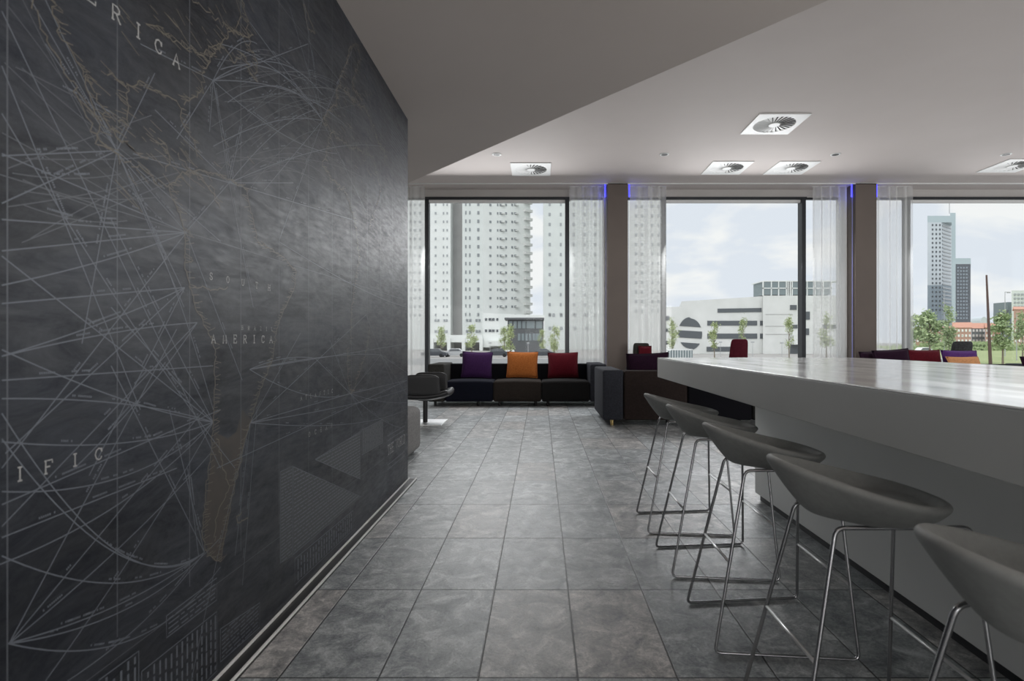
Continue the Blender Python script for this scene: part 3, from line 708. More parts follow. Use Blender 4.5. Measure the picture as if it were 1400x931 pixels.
# sofa 2, back to the camera beside the counter end
s2 = empty('sofa', (2.2, 7.25, 0), 0, 'modular sofa with its brown and black back to the camera behind the counter end', 'sofa'); ox, oy = 2.2, 7.25
ya, yb = 6.74-oy, 7.80-oy
rounded(.776-ox, 1.032-ox, ya, yb, .070, .695, .028).build('armrest', 'slate', s2, smooth=True)['label'] = 'slate grey armrest block'
for (a, b, m, m2) in ((1.04,1.832,'reddishbrown','brown'), (1.84,2.637,'black','black'), (2.645,3.44,'charcoal','charcoal')):
    rounded(a-ox, b-ox, ya, ya+.25, .070, .685, .028).build('backrest', m, s2, smooth=True)
    rounded(a-ox, b-ox, ya+.26, yb, .075, .405, .035, .02).build('seat', m2, s2, smooth=True)
for x, m in ((.90,'brass'), (1.6,'legdark'), (2.5,'legdark'), (3.3,'legdark')):
    for y in (ya+.08, yb-.1): leg(s2, x-ox, y, m)
cushion(PX(886,7.12), 7.20, .440, .56, .47, .17, 'plum', T(12), T(2), 'dark plum square cushion standing above the brown sofa back', T(-2))
# sofa 3 behind the counter at the right
s3 = empty('sofa', (6.55, 8.5, 0), 0, 'dark sofa behind the counter at the right, carrying purple and red cushions', 'sofa'); ox, oy = 6.55, 8.5
y0, y1 = 8.10-oy, 9.0-oy
for (a, b, m) in ((5.30,6.09,'charcoal'), (6.10,6.89,'navy'), (6.90,7.69,'brown')):
    rounded(a-ox, b-ox, y0, y1-.26, .075, .41, .035, .02).build('seat', m, s3, smooth=True)
    rounded(a-ox, b-ox, y1-.25, y1, .075, .68, .03).build('backrest', 'black', s3, smooth=True)
rounded(5.03-ox, 5.29-ox, y0, y1, .075, .69, .028).build('armrest', 'slate', s3, smooth=True)
rounded(7.70-ox, 7.96-ox, y0, y1, .075, .69, .028).build('armrest', 'slate', s3, smooth=True)
for x in (5.15, 6.1, 6.9, 7.83):
    for y in (y0+.09, y1-.1): leg(s3, x-ox, y)
cushion(PX(1202,8.62), 8.615, .470, .50, .44, .16, 'plum', T(-14), T(4), 'dark plum cushion half behind another, leftmost above the counter', T(-3))
cushion(PX(1225,8.42), 8.42, .470, .55, .47, .15, 'plum', T(-14), T(-4), 'dark plum cushion directly left of the red one above the counter', T(-4))
cushion(PX(1270,8.55), 8.56, .475, .53, .46, .17, 'red', T(-16), T(0), 'dark red cushion between purple cushions above the white counter', T(0))
cushion(PX(1319,8.55), 8.57, .465, .56, .46, .17, 'plumlight', T(-16), T(-2), 'violet cushion right of the red one above the white counter', T(1))
cushion(PX(1327,8.25), 8.22, .440, .52, .42, .14, 'tan', T(-27), T(3), 'tan orange cushion leaning in front of the violet cushion', T(0))
cushion(PX(1412,8.6), 8.44, .470, .50, .36, .16, 'plum', T(-18), T(0), 'plum cushion at the right edge of the view above the counter', T(0))

# ================================================================== LOUNGE CHAIRS
def lounge(loc, rz, m, label, bw=.40, tw=.30, bh=1.08, plate='bright_steel'):
    """faces +x locally: low curved arms, tall narrow back, pole on a square steel plate"""
    r = empty('lounge_chair', loc, rz, label, 'armchair', 'swivel lounge chairs by the windows')
    MB().box(-.25,.25,-.25,.25,0,.012).build('base_plate', plate, r, bevel=.003)
    MB().cyl((0,0), .03, .012, .30, 20).cyl((0,0), .09, .29, .305, 24).build('pole', 'legdark', r)
    # seat pan: curved slab
    bm = bmesh.new(); prof = [(-.30,.36),(-.2,.345),(0,.33),(.2,.35),(.30,.385),(.335,.40)]
    rowsT = []; 
    for (x, z) in prof:
        wd = .29 if x < .25 else .27
        rowsT.append([(x, y*wd, z+.03*abs(y)**3) for y in (-1,-.66,-.33,0,.33,.66,1)])
    def sheet(rows, th):
        bm = bmesh.new(); g = [[bm.verts.new(p) for p in row] for row in rows]
        for a, b in zip(g, g[1:]):
            for k in range(len(a)-1): bm.faces.new((a[k], a[k+1], b[k+1], b[k]))
        mb = MB(); mb.bm.free(); mb.bm = bm; return mb
    def thick(o, th, off=0):
        s_ = o.modifiers.new('thick', 'SOLIDIFY'); s_.thickness = th; s_.offset = off
        q = o.modifiers.new('sub', 'SUBSURF'); q.levels = q.render_levels = 2
    thick(sheet(rowsT, .07).build('seat', m, r, smooth=True), .075)
    # tall back
    rows = []
    for k in range(9):
        t = k/8; z = .36+(bh-.36)*t; x = -.28-.13*t; w = (bw+(tw-bw)*t)/2*(1 if t < .99 else .96)
        rows.append([(x+.035*(abs(y)**2), y*w, z) for y in (-1,-.6,-.2,.2,.6,1)])
    thick(sheet(rows, .05).build('backrest', m, r, smooth=True), .055)
    # arms
    for s in (-1, 1):
        rows = []
        for k in range(7):
            t = k/6; z = .37+.27*t; flare = -.03+.03*t
            rows.append([(x*(1-.08*t)+.0, s*(.29+flare-.02*abs(x)), z-(.035 if (abs(x) > .205 and k == 6) else 0)) for x in (-.21,-.17,-.05,.08,.20,.25)])
        thick(sheet(rows, .03).build('armrest', m, r, smooth=True), .03)
    return r
lounge((-1.49, 7.0, 0), T(0), 'leather_black', 'black lounge chair in profile half hidden behind the map wall end')
lounge((PX(886,8.55), 8.75, 0), T(-90), 'olivegrey', 'dark grey high-back chair holding a red cushion, beside the first column', .36, .27, 1.03)
cushion(PX(889,8.6), 8.93, .49, .21, .50, .08, 'red', T(-12), T(0), 'small dark red cushion resting in the dark grey high-back chair', 0)
lounge((PX(998,9.0), 9.0, 0), T(93), 'burgundy', 'burgundy high-back chair standing by the garage-view window', .36, .27, 1.095)
lounge((PX(1296,9.4), 9.45, 0), T(90), 'mottled', 'mottled black high-back chair by the lawn-view window', .42, .34, 1.06)
# pouf next to the wall end
pf = empty('pouf', (-1.42, 4.93, 0), 0, 'mid grey upholstered pouf peeking out behind the map wall end', 'pouf')
rounded(-.27, .27, -.30, .30, .02, .43, .06, .01).build('body', 'midgrey', pf, smooth=True)
for x in (-.2, .2):
    for y in (-.2, .2): MB().cyl((x, y), .02, 0, .03, 12).build('foot', 'legdark', pf)

# ================================================================== OUTSIDE
GZ = -1.6
gr = MB().box(-420, 620, 10.6, 1400, GZ-.3, GZ).build('ground_paving', 'paving'); struct(gr)
struct(MB().box(-420, 60, 62, 84, GZ, GZ+.02).build('ground_road', 'asphalt'))
lw = MB().prism([(42, 46, GZ), (140, 46, GZ), (560, 330, GZ), (200, 330, GZ)], (0,0,.03)).build('ground_lawn', 'grass'); struct(lw)
MAXP = 96
def windows(parent, rects, m, name='window', ext=.35, vis=None):
    """rects: (corner lower-left Vector, width vector, height) on a facade; 96 as parts, the rest as one stuff part"""
    meshes = {}
    rects.sort(key=lambda r: -r[2]*r[1].length)
    for i, (p, wv, h, nrm) in enumerate(rects[:MAXP]):
        key = (round(wv.x,2), round(wv.y,2), round(h,2))
        if key not in meshes:
            o = MB().prism([(0,0,0), wv, wv+Vector((0,0,h)), (0,0,h)], nrm*ext).build(name, m, parent); meshes[key] = o.data
        else:
            o = bpy.data.objects.new(name, meshes[key]); COL.objects.link(o); o.parent = parent
        o.location = Vector(p)-Vector(parent.location)
    if len(rects) > MAXP:
        mb = MB()
        for (p, wv, h, nrm) in rects[MAXP:]: mb.prism([Vector(p), Vector(p)+wv, Vector(p)+wv+Vector((0,0,h)), Vector(p)+Vector((0,0,h))], nrm*ext)
        o = mb.build(name, m, parent); o.location = -Vector(parent.location); o['kind'] = 'stuff'
def part(mb, name, m, parent, **k):
    o = mb.build(name, m, parent, **k); o.location = -Vector(parent.location); return o
def RAY(px): return Vector(((px-VX)/F, 1, 0))
def slab(d, px0, px1, top, bot, dep): return (PX(px0, d), PX(px1, d), d, d+dep, GZ if bot is None else PZ(bot, d), PZ(top, d))
FN = Vector((0,-1,0))
D = 180.0; pitch = 11.6
# --- tower A (left) : windows 589-616 plus what the curtain veils
ta = empty('apartment_tower', (PX(590,D), D+5, GZ), 0, 'tall white apartment tower at the left of the first window', 'building', 'white apartment towers')
part(MB().box(*slab(D, 520, 616, 130, None, 16)), 'tower_body', 'concrete_b', ta)
part(MB().box(PX(616,D), PX(632,D), D+5, D+16, GZ, PZ(130,D)), 'recess_bay', 'grey_recess', ta)
rc = []
for k in range(14):
    y = 278+pitch*k
    for x, w in ((594.5,2.2), (605.5,1.8), (610.5,1.8)): rc.append((P(x, y+3.5, D), Vector((w*D/F,0,0)), 3.2*D/F, FN))
    for x in (560, 566, 573): rc.append((P(x, y+3.5, D), Vector((2.5*D/F,0,0)), 3.2*D/F, FN))
for yy in (440, 455):
    for x, w in ((594,3.2), (598,3), (606,2.8), (609.5,2.6)): rc.append((P(x, yy, D), Vector((w*D/F,0,0)), 3.6*D/F, FN))
windows(ta, rc, 'win_mid', ext=.12)
# --- tower B (middle) with balconies
tb = empty('apartment_tower', (PX(690,D), D+5, GZ), 0, 'tall white apartment tower with stacked balconies in the middle of the first window', 'building', 'white apartment towers')
part(MB().box(*slab(D, 632, 660, 130, None, 18)), 'stair_wing', 'concrete_c', tb)
part(MB().prism([(PX(660,D),D,GZ),(PX(724,D+12)-.0,D+12,GZ),(PX(724,D+12),D+30,GZ),(PX(660,D),D+30,GZ)], (0,0,PZ(130,D)-GZ)), 'tower_body', 'concrete_b', tb)
rc = []
for k in range(14):
    y = 278+pitch*k
    for x, w, h in ((636,1.8,4.6), (641.5,1.8,4.6), (652.5,3,4.4)): rc.append((P(x, y+3.5, D), Vector((w*D/F,0,0)), h*D/F, FN))
def onface(px, py):                                       # the slanting face 660..724
    a = Vector((PX(660,D), D)); b = Vector((PX(724,D+12), D+12)); k = (px-VX)/F
    t = (k*a.y-a.x)/((b.x-a.x)-k*(b.y-a.y)); q = a+(b-a)*t; return Vector((q.x, q.y, PZ(py, q.y)))
fd = (onface(724,300)-onface(660,300)); fd.z = 0; fd.normalize(); fnm = Vector((fd.y, -fd.x, 0))
for k in range(14):
    y = 278+pitch*k
    for x, w in ((669,3.2), (679.5,2), (683,4.5), (690.5,3), (699,3), (703,4)): rc.append((onface(x, y+3.5), fd*(w*D/F), 3.2*D/F, fnm))
for yy in (440, 455):
    for x in (637,641.5,650,654): rc.append((P(x, yy, D), Vector((3.3*D/F,0,0)), 3.8*D/F, FN))
windows(tb, rc, 'win_soft', ext=.12)
for k in range(15):
    y = 276+pitch*k; q = onface(716, y); bb = MB()
    o = MB().prism([(0,0,0), fd*3.2, fd*3.2+fnm*1.0, fnm*1.0], (0,0,.9)).build('balcony', 'concrete', tb); o.location = q-Vector(tb.location)-Vector((0,0,.5))
for k in range(14):
    y = 281+pitch*k
    for x in (685, 704): 
        q = onface(x, y); o = MB().prism([(0,0,0), fd*1.3, fd*1.3+fnm*.7, fnm*.7], (0,0,.35)).build('balcony', 'concrete', tb); o.location = q-Vector(tb.location)
# --- tower C (right)
tc_ = empty('apartment_tower', (PX(760,D), D+5, GZ), 0, 'tall white apartment tower at the right edge of the first window', 'building', 'white apartment towers')
part(MB().box(*slab(D, 743, 824, 130, None, 16)), 'tower_body', 'concrete_c', tc_)
rc = []
for k in range(12):
    y = 278+13.7*k
    for x, w in ((750,3), (765.5,2.4), (783,3), (798,3), (812,3)): rc.append((P(x, y+3.5, D), Vector((w*D/F,0,0)), 4.2*D/F, FN))
for yy in (433, 451):
    for x in (750, 755, 765.5, 784, 800): rc.append((P(x, yy, D), Vector((3.8*D/F,0,0)), 4.5*D/F, FN))
windows(tc_, rc, 'win_mid', ext=.12)
# --- tower D seen through the curtain right of the first column
td = empty('apartment_tower', (PX(880,D), D+5, GZ), 0, 'pale apartment tower seen through the curtain right of the first column', 'building', 'white apartment towers')
part(MB().box(*slab(D, 846, 906, 130, None, 16)), 'tower_body', 'concrete', td)
rc = []
for k in range(12):
    for x in (868, 876, 890, 899): rc.append((P(x, 284+13*k, D), Vector((3*D/F,0,0)), 4*D/F, FN))
windows(td, rc, 'win_mid', ext=.12)
# --- podium and dark pavilion
DP = 150.0
pod = empty('podium_building', (PX(660,DP), DP+4, GZ), 0, 'low white podium with dark strip windows at the foot of the towers', 'building')
mb = MB(); mb.prism([P(660,428,DP+8), P(745,431,DP+8), P(745,475,DP+8), P(660,475,DP+8)], (0,6,0)); part(mb, 'podium_wall', 'concrete_b', pod)
mb = MB()
for x in (589, 612, 632, 656): mb.box(PX(x,DP+8), PX(x+4.5,DP+8), DP+7, DP+14, GZ, PZ(462,DP+8))
part(mb.box(PX(585,DP+8), PX(660,DP+8), DP+7.5, DP+14, PZ(468,DP+8), PZ(458,DP+8)), 'pillars', 'concrete_b', pod)
part(MB().box(PX(575,DP+8), PX(745,DP+8), DP+14.5, DP+15, GZ, PZ(466,DP+8)), 'ground_floor_front', 'grey_recess', pod)
rc = []
for yy in (438.5, 454):
    for x, w in ((663,3.2), (668,4), (672.5,4), (678.5,3), (691,3)): rc.append((P(x, yy, DP+8), Vector((w*DP/F,0,0)), 3.8*DP/F, FN))
windows(pod, rc, 'win_dark', ext=.15)
part(MB().box(PX(665,DP), PX(690,DP), DP+2, DP+8, PZ(473,DP), PZ(466,DP)), 'entrance_canopy', 'concrete_b', pod)
pv = empty('pavilion', (PX(718,DP-10), DP-6, GZ), 0, 'dark grey flat-roofed pavilion with glass bands below the balcony tower', 'building'); q = DP-12
part(MB().box(PX(694,q), PX(743,q), q, q+8, GZ, PZ(437,q)), 'body', 'pav_dark', pv)
part(MB().box(PX(690,q), PX(744,q), q-1, q+8, PZ(437,q), PZ(434.5,q)), 'roof_slab', 'pav_dark', pv)
for (ya_, yb_, xs) in ((439,449,[(x,4.4) for x in range(696,722,6)]+[(724,7),(733,8)]), (456,465.5,[(x,3.6) for x in range(708,730,5)]+[(732,9)])):
    for x, w in xs: part(MB().box(PX(x,q), PX(x+w,q), q-.15, q+.1, PZ(yb_,q), PZ(ya_,q)), 'window', 'pav_glass', pv)

# --- garage building
DG = 118.0
ga = empty('parking_garage', (PX(990,DG), DG+6, GZ), 0, 'long white concrete parking building with dark slits and a round opening', 'building')
part(MB().prism([P(905,420,DG),P(932,419,DG),P(932,412,DG),P(1043,405,DG),P(1043,492,DG),P(905,492,DG)], RAY(905)*14), 'garage_wall', 'concrete', ga)
part(MB().prism([P(1043,404,DG-1),P(1165,404,DG-1),P(1165,492,DG-1),P(1043,492,DG-1)], RAY(1043)*15), 'end_block', 'concrete', ga)
def opening(x0, x1, y0, y1, m='win_dark', name='slit_opening', d=DG, th=.12, sk=0):
    part(MB().prism([P(x0,y1,d), P(x1,y1+sk,d), P(x1,y0+sk,d), P(x0,y0,d)], (0,-th,0)), name, m, ga)
opening(981,1041,422,427.5,sk=-1); opening(967,1035,438.5,445); opening(1039,1043,438.5,445); opening(967,1035,456,463); opening(1039,1043,456,463)
opening(966,1000,474,480.5); opening(910,915,432,438); opening(910,915,449,454); opening(910,914,466,471)
for band in (.0,):
    c = P(943.5,455,DG); rx, rz = 16.3*DG/F, 21.5*DG/F
    for (za, zb, dx) in ((9.5,21.4,0), (-6.2,3.6,0), (-21.4,-12.8,0)):
        n = 20; top = []; bot = []
        zs = [za+(zb-za)*k/n for k in range(n+1)]
        L = [(c.x-rx*math.sqrt(max(0,1-(z/21.5)**2)), c.z+z*DG/F) for z in zs]; R = [(c.x+rx*math.sqrt(max(0,1-(z/21.5)**2)), c.z+z*DG/F-.3) for z in zs]
        part(MB().prism([(x, DG, z) for x, z in L]+[(x, DG, z) for x, z in R[::-1]], (0,-.12,0)), 'round_opening', 'win_dark', ga)
for x0, x1, y0, y1 in ((1080,1089,417,423.5),(1100,1107,426,437),(1082,1090,444,449),(1100,1106,449,458),(1125,1150,444,449)): opening(x0, x1, y0, y1, 'win_dark', 'window', DG-1)
opening(1080,1096,471,490,'win_dark','garage_door',DG-1)
opening(1081,1096,458,471,'concrete_b','loading_box',DG-1,1.5)
for y in (430, 446, 457): part(MB().box(PX(1044,DG), PX(1080,DG), DG-1.06, DG-.9, PZ(y,DG)-.05, PZ(y,DG)+.05), 'panel_joint', 'grey_recess', ga)
ry = DG-.5
for i, x in enumerate((1045,1055.5,1065.5,1084,1094,1104,1115,1126)):
    part(MB().box(PX(x,ry), PX(x+9.2,ry), ry+.1, ry+6, PZ(403,ry), PZ(385,ry)), 'rooftop_glazing', 'pav_glass', ga)
fr = MB().box(PX(1043,ry), PX(1150,ry), ry, ry+6.5, PZ(385,ry), PZ(383.6,ry)).box(PX(1043,ry), PX(1076,ry), ry, ry+.3, PZ(394.6,ry), PZ(393.4,ry)).box(PX(1082,ry), PX(1140,ry), ry, ry+.3, PZ(394.6,ry), PZ(393.4,ry))
for x in (1043,1054,1064,1074.6,1077,1080,1082.6,1093,1103,1114,1125,1136): fr.box(PX(x,ry), PX(x+1.3,ry), ry, ry+.3, PZ(404,ry), PZ(385,ry))
part(fr, 'rooftop_frame', 'concrete_b', ga)
# railing in front
rl = empty('glass_railing', (PX(930,80), 80, GZ), 0, 'pale glass and steel railing in front of the round garage opening', 'railing')
for k in range(10): part(MB().box(PX(912+k*3.6,80), PX(912.7+k*3.6,80), 80, 80.1, GZ, PZ(477.5,80)), 'post', 'white_plastic', rl)
part(MB().box(PX(912,80), PX(947,80), 80.02, 80.06, GZ+.2, PZ(479,80)), 'glass_panel', 'pav_glass', rl)
part(MB().box(PX(912,80), PX(947,80), 80, 80.1, PZ(478,80), PZ(477,80)), 'handrail', 'white_plastic', rl)

# --- skyline in window 3
DS = 520.0
t1 = empty('skyscraper', (PX(1285,DS), DS+12, GZ), 0, 'tallest pale skyscraper with glass crown on the skyline', 'building', 'skyline towers')
a = P(1268,0,DS); b = P(1287,0,DS-14); c = P(1301,0,DS)
def quad(x0, d0, x1, d1, y0, y1, name, m, parent, back=14):
    p = [Vector((PX(x0,d0), d0, PZ(y1,d0))), Vector((PX(x1,d1), d1, PZ(y1,d1)))]
    z0 = PZ(y1, (d0+d1)/2) if y1 is not None else GZ; z1 = PZ(y0, (d0+d1)/2)
    D2 = max(d0,d1)+back; pts = [(PX(x0,d0), d0, z0), (PX(x1,d1), d1, z0), (PX(x1,D2), D2, z0), (PX(x0,D2), D2, z0)]
    part(MB().prism(pts, (0,0,z1-z0)), name, m, parent)
quad(1268, DS, 1287, DS, 304, 390, 'upper_shaft', 'tower_white', t1); quad(1287, DS, 1301, DS+16, 304, 390, 'upper_shaft_side', 'tower_white', t1)
quad(1268, DS, 1287, DS, 390, 467+2, 'lower_shaft', 'tower_blue', t1); quad(1287, DS, 1301, DS+16, 390, 467+2, 'lower_shaft_side', 'tower_blue', t1)
quad(1268, DS, 1301, DS, 295, 304, 'glass_crown', 'tower_glass', t1); quad(1299, DS+20, 1306.5, DS+20, 291, 469, 'rear_slab', 'tower_glass', t1)
part(MB().tube([P(1298,292,DS+18), P(1298,278,DS+18)], .35, 6), 'antenna', 'pole_grey', t1)
rc = []
for k in range(20):
    y = 309+6.1*k
    for x in (1274, 1279, 1284): rc.append((P(x, y, DS), Vector((1.9*DS/F,0,0)), 2.6*DS/F, FN))
windows(t1, rc, 'win_dark', ext=.3)
for k in range(24):
    y = 309+5.0*k; part(MB().prism([Vector((PX(1288.5,DS+1.2), DS+1.2, PZ(y,DS))), Vector((PX(1300,DS+15), DS+15, PZ(y,DS))), Vector((PX(1300,DS+15), DS+15, PZ(y,DS)+1.2)), Vector((PX(1288.5,DS+1.2), DS+1.2, PZ(y,DS)+1.2))], (0,-.6,0)), 'window_band', 'win_mid', t1)
t2 = empty('skyscraper', (PX(1315,DS-40), DS-30, GZ), 0, 'shorter dark skyscraper with a teal top beside the tallest one', 'building', 'skyline towers'); q = DS-40
quad(1302, q, 1306.5, q, 361, 469, 'glass_corner', 'tower_glass', t2); quad(1306.5, q, 1327, q, 361, 469, 'shaft', mat('dark_tower_cladding', (.10,.11,.125), .6), t2); quad(1302, q, 1327.3, q, 353, 361, 'glass_crown', 'tower_glass', t2)
rc = []
for k in range(16):
    for x in (1308.5, 1312.5, 1316.5, 1320.5): rc.append((P(x, 367+4.6*k, q), Vector((2.1*q/F,0,0)), 2.2*q/F, FN))
windows(t2, rc, 'tower_blue', ext=.3)
def house(x0, x1, ytop, yeave, d, label, wall='brick_out', roof='rooftile', win=True, name='brick_house', wm='white_plastic'):
    h = empty(name, (PX((x0+x1)/2,d), d+4, GZ), 0, label, 'building', 'houses beyond the lawn')
    X0, X1 = PX(x0,d), PX(x1,d); q2 = RAY(x0)*9; part(MB().prism([(X0,d,GZ),(X1,d,GZ),(X1+q2.x,d+9,GZ),(X0+q2.x,d+9,GZ)], (0,0,PZ(yeave,d)-GZ)), 'wall', wall, h)
    if roof: part(MB().prism([(X0-.3,d-.3,PZ(yeave,d)), (X0-.3+q2.x,d+9.3,PZ(yeave,d)), (X0-.3+q2.x/2,d+4.5,PZ(ytop,d))], (X1-X0+.6,0,0)), 'roof', roof, h)
    rc = []
    n = max(1, int((x1-x0)/4.6))
    for k in range(n):
        for yy in (453.5, 460.5, 467.5):
            rc.append((P(x0+1.3+k*(x1-x0)/n, yy, d), Vector((2.3*d/F,0,0)), 3.4*d/F, FN))
    if win: windows(h, rc, wm, ext=.2)
    return h
house(1303,1328,440,448,190,'orange brick house with tiled roof below the dark skyscraper')
house(1328.3,1346.7,441,449,201,'grey brick terrace house left of the leaning mast', 'pav_glass')
house(1347,1368,441,448,190,'orange brick house with tiled roof right of the leaning mast')
house(1238,1252,452,457,170,'small white house at the left edge of the lawn view', 'concrete_b', None, True, 'white_house', 'win_mid')
house(1252,1302.5,446,452,215,'brick terrace row behind the bushy trees', 'brick_out')
house(1386,1424,418,423,185,'red brick building at the right edge of the view', 'brick_out')
ob = empty('office_block', (PX(1398,300), 304, GZ), 0, 'pale grey office block at the right edge of the skyline', 'building')
part(MB().prism([(PX(1383,300),300,GZ),(PX(1425,300),300,GZ),(PX(1425,312),312,GZ),(PX(1383,312),312,GZ)], (0,0,PZ(397,300)-GZ)), 'body', 'concrete_c', ob)
rc = [(P(1386+5*i, 404+5.5*k, 300), Vector((3*300/F,0,0)), 2.6*300/F, FN) for i in range(4) for k in range(4)]; windows(ob, rc, 'win_mid')
ob2 = empty('office_block', (PX(1380,320), 324, GZ), 0, 'narrow dark block left of the pale grey office block', 'building')
part(MB().box(PX(1377.5,320), PX(1383.5,320), 320, 330, GZ, PZ(413,320)), 'body', 'pav_glass', ob2)
cr_ = empty('harbour_crane', (PX(1368,280), 280, GZ), 0, 'small red harbour crane jib above the brick roofs', 'crane')
part(MB().tube([P(1371,440,280), P(1368,432,280), P(1363,436,280)], .6, 6), 'jib', 'car_red', cr_)
part(MB().tube([P(1369,440,280), P(1377,424,280)], .8, 6), 'mast', 'pav_dark', cr_)
dm = empty('white_dome', (PX(1345,260), 262, GZ), 0, 'small blue-white curved roof between the brick houses', 'building')
pts = [P(1340,443,260)]+[P(1345.5+5*math.cos(PI-PI*k/10), 441-8*math.sin(PI*k/10), 260) for k in range(11)]+[P(1351,443,260)]
part(MB().prism(pts, (0,6,0)), 'curved_roof', 'tower_white', dm)
# hedges
def pole(px, y0, y1, d, r_, m, label, name='lamp_post', cat='lamp post', arm=None, lean=0):
    z0 = GZ; e = empty(name, (PX(px+lean,d), d, GZ), 0, label, cat)
    part(MB().tube([(PX(px+lean,d), d, GZ), P(px, y0, d)], [r_, r_*.5], 10), 'post', m, e)
    if arm: part(MB().tube([P(px, y0, d), P(px+arm, y0+.5, d)], r_*.5, 8).box(PX(px+arm-2,d), PX(px+arm+2,d), d-.1, d+.1, PZ(y0+1.6,d), PZ(y0,d)), 'lamp_head', m, e)
    return e
pole(1348.7, 376, 0, 60, .17, 'rust', 'tall dark rusty mast leaning slightly beyond the lawn window', 'leaning_mast', 'mast', None, 5.5)
pole(1374, 399, 0, 95, .09, 'pole_grey', 'tall grey street lamp right of the leaning mast', arm=5)
pole(1390, 428, 0, 75, .07, 'pole_grey', 'slim grey lamp post near the right edge of the view')
pole(1291, 396, 0, 90, .06, 'pole_grey', 'slim grey post standing between the bushy trees')
pole(1029, 467, 0, 95, .05, 'pole_grey', 'short street lamp right of the burgundy chair', arm=0.01)
pole(985, 467, 0, 95, .05, 'pole_grey', 'short street lamp left of the burgundy chair', arm=0.01)
pole(1069, 468, 0, 95, .05, 'pole_grey', 'short street lamp beside the slim tree near the mullion', arm=0.01)
pole(670, 468, 0, 110, .06, 'pole_grey', 'short street lamp between the purple and orange cushions', arm=0.01)
pole(722, 468, 0, 110, .06, 'pole_grey', 'short street lamp in front of the dark pavilion', arm=0.01)

# trees
def foliage(seed, rx, rz, n, leaf, clumps=14):
    r = random.Random(seed); bm = bmesh.new(); cl = []
    for _ in range(clumps):
        t = r.uniform(-1,1); w = math.sqrt(max(0,1-t*t))*.75*(1 if t < 0 else (1-.35*t)); a = r.uniform(0,2*PI); cl.append(Vector((rx*w*math.cos(a)*r.uniform(.2,1), rx*w*math.sin(a)*r.uniform(.2,1), rz*t)))
    for _ in range(n):
        c = r.choice(cl); p = c+Vector((r.gauss(0,1)*rx*.22, r.gauss(0,1)*rx*.22, r.gauss(0,1)*rz*.14))
        u = Vector((r.gauss(0,1), r.gauss(0,1), r.gauss(0,1))).normalized(); v = u.cross(Vector((r.gauss(0,1), r.gauss(0,1), r.gauss(0,1)))).normalized(); s = leaf*r.uniform(.6,1.3)
        bm.faces.new([bm.verts.new(p+u*s), bm.verts.new(p+v*s*.55), bm.verts.new(p-u*s), bm.verts.new(p-v*s*.55)])
    mb = MB(); mb.bm.free(); mb.bm = bm; return mb
def tree(px, ytop, ycb, wpx, d, seed, label, m='leaf', n=900, group='street trees outside'):
    ztop, zcb = PZ(ytop,d), PZ(ycb,d); rx = wpx/2*d/F; rz = (ztop-zcb)/2
    e = empty('street_tree', (PX(px,d), d, GZ), 0, label, 'tree', group); r = random.Random(seed)
    t = MB(); H = ztop-GZ; t.tube([(0,0,0), (r.uniform(-.1,.1),0,H*.4), (0,0,H*.92)], [rx*.055+.05, .06, .02], 8)
    for k in range(7):
        z = (zcb-GZ)+rz*2*k/9; a = k*2.4; t.tube([(0,0,z), (rx*.7*math.cos(a), rx*.7*math.sin(a), z+rz*.35)], [.04,.012], 5)
    t.build('trunk', 'bark', e)
    f = foliage(seed, rx, rz, n, max(.10, rx*.13)).build('foliage', m, e); f.location = (0,0,(ztop+zcb)/2-GZ)
tr = [(603,449,477,17,100,'slim young tree leftmost in the first window'), (645,447,478,18,100,'young tree behind the purple cushion side of the first window'),
      (689,450,478,15,104,'pale young tree just left of the dark pavilion front'), (698,447,479,17,98,'young tree in front of the dark pavilion, above the orange cushion'),
      (741,452,478,13,100,'small young tree at the right side of the dark pavilion'), (758,444,479,18,97,'young tree above the red cushion in the first window'),
      (919,438,472,18,82,'slim tree in front of the round garage opening'), (977,444,474,18,86,'slim tree left of the burgundy chair'),
      (1016,436,472,15,84,'slim tree directly behind the burgundy chair'), (1079,434,474,15,82,'slim tree left of the dark window mullion'), (1130,432,474,22,80,'tree veiled by the curtain left of the second column')]
for i, (px, a, b, w, d, lab) in enumerate(tr): tree(px, a, b, w, d, 50+i, lab)
tr = [(1246,428,468,18,70,'tree cut by the curtain edge at the left of the lawn view'), (1271,424,474,40,66,'broad bushy green tree in front of the tallest skyscraper'),
      (1297,418,470,22,72,'narrower green tree at the foot of the dark skyscraper'), (1371,430,474,30,62,'young green tree right of the leaning mast'), (1398,432,476,22,66,'green tree at the right edge of the lawn view')]
for i, (px, a, b, w, d, lab) in enumerate(tr): tree(px, a, b, w, d, 80+i, lab, 'leaf_b', 1500)
hg = foliage(7, 26, 1.3, 5000, .5, 60).build('hedge', 'leaf_b'); hg.location = (PX(1310,165), 160, GZ+1.0); hg.scale = (1,.1,1); tag(hg, 'low green hedge line in front of the brick houses', 'hedge', None, 'stuff')
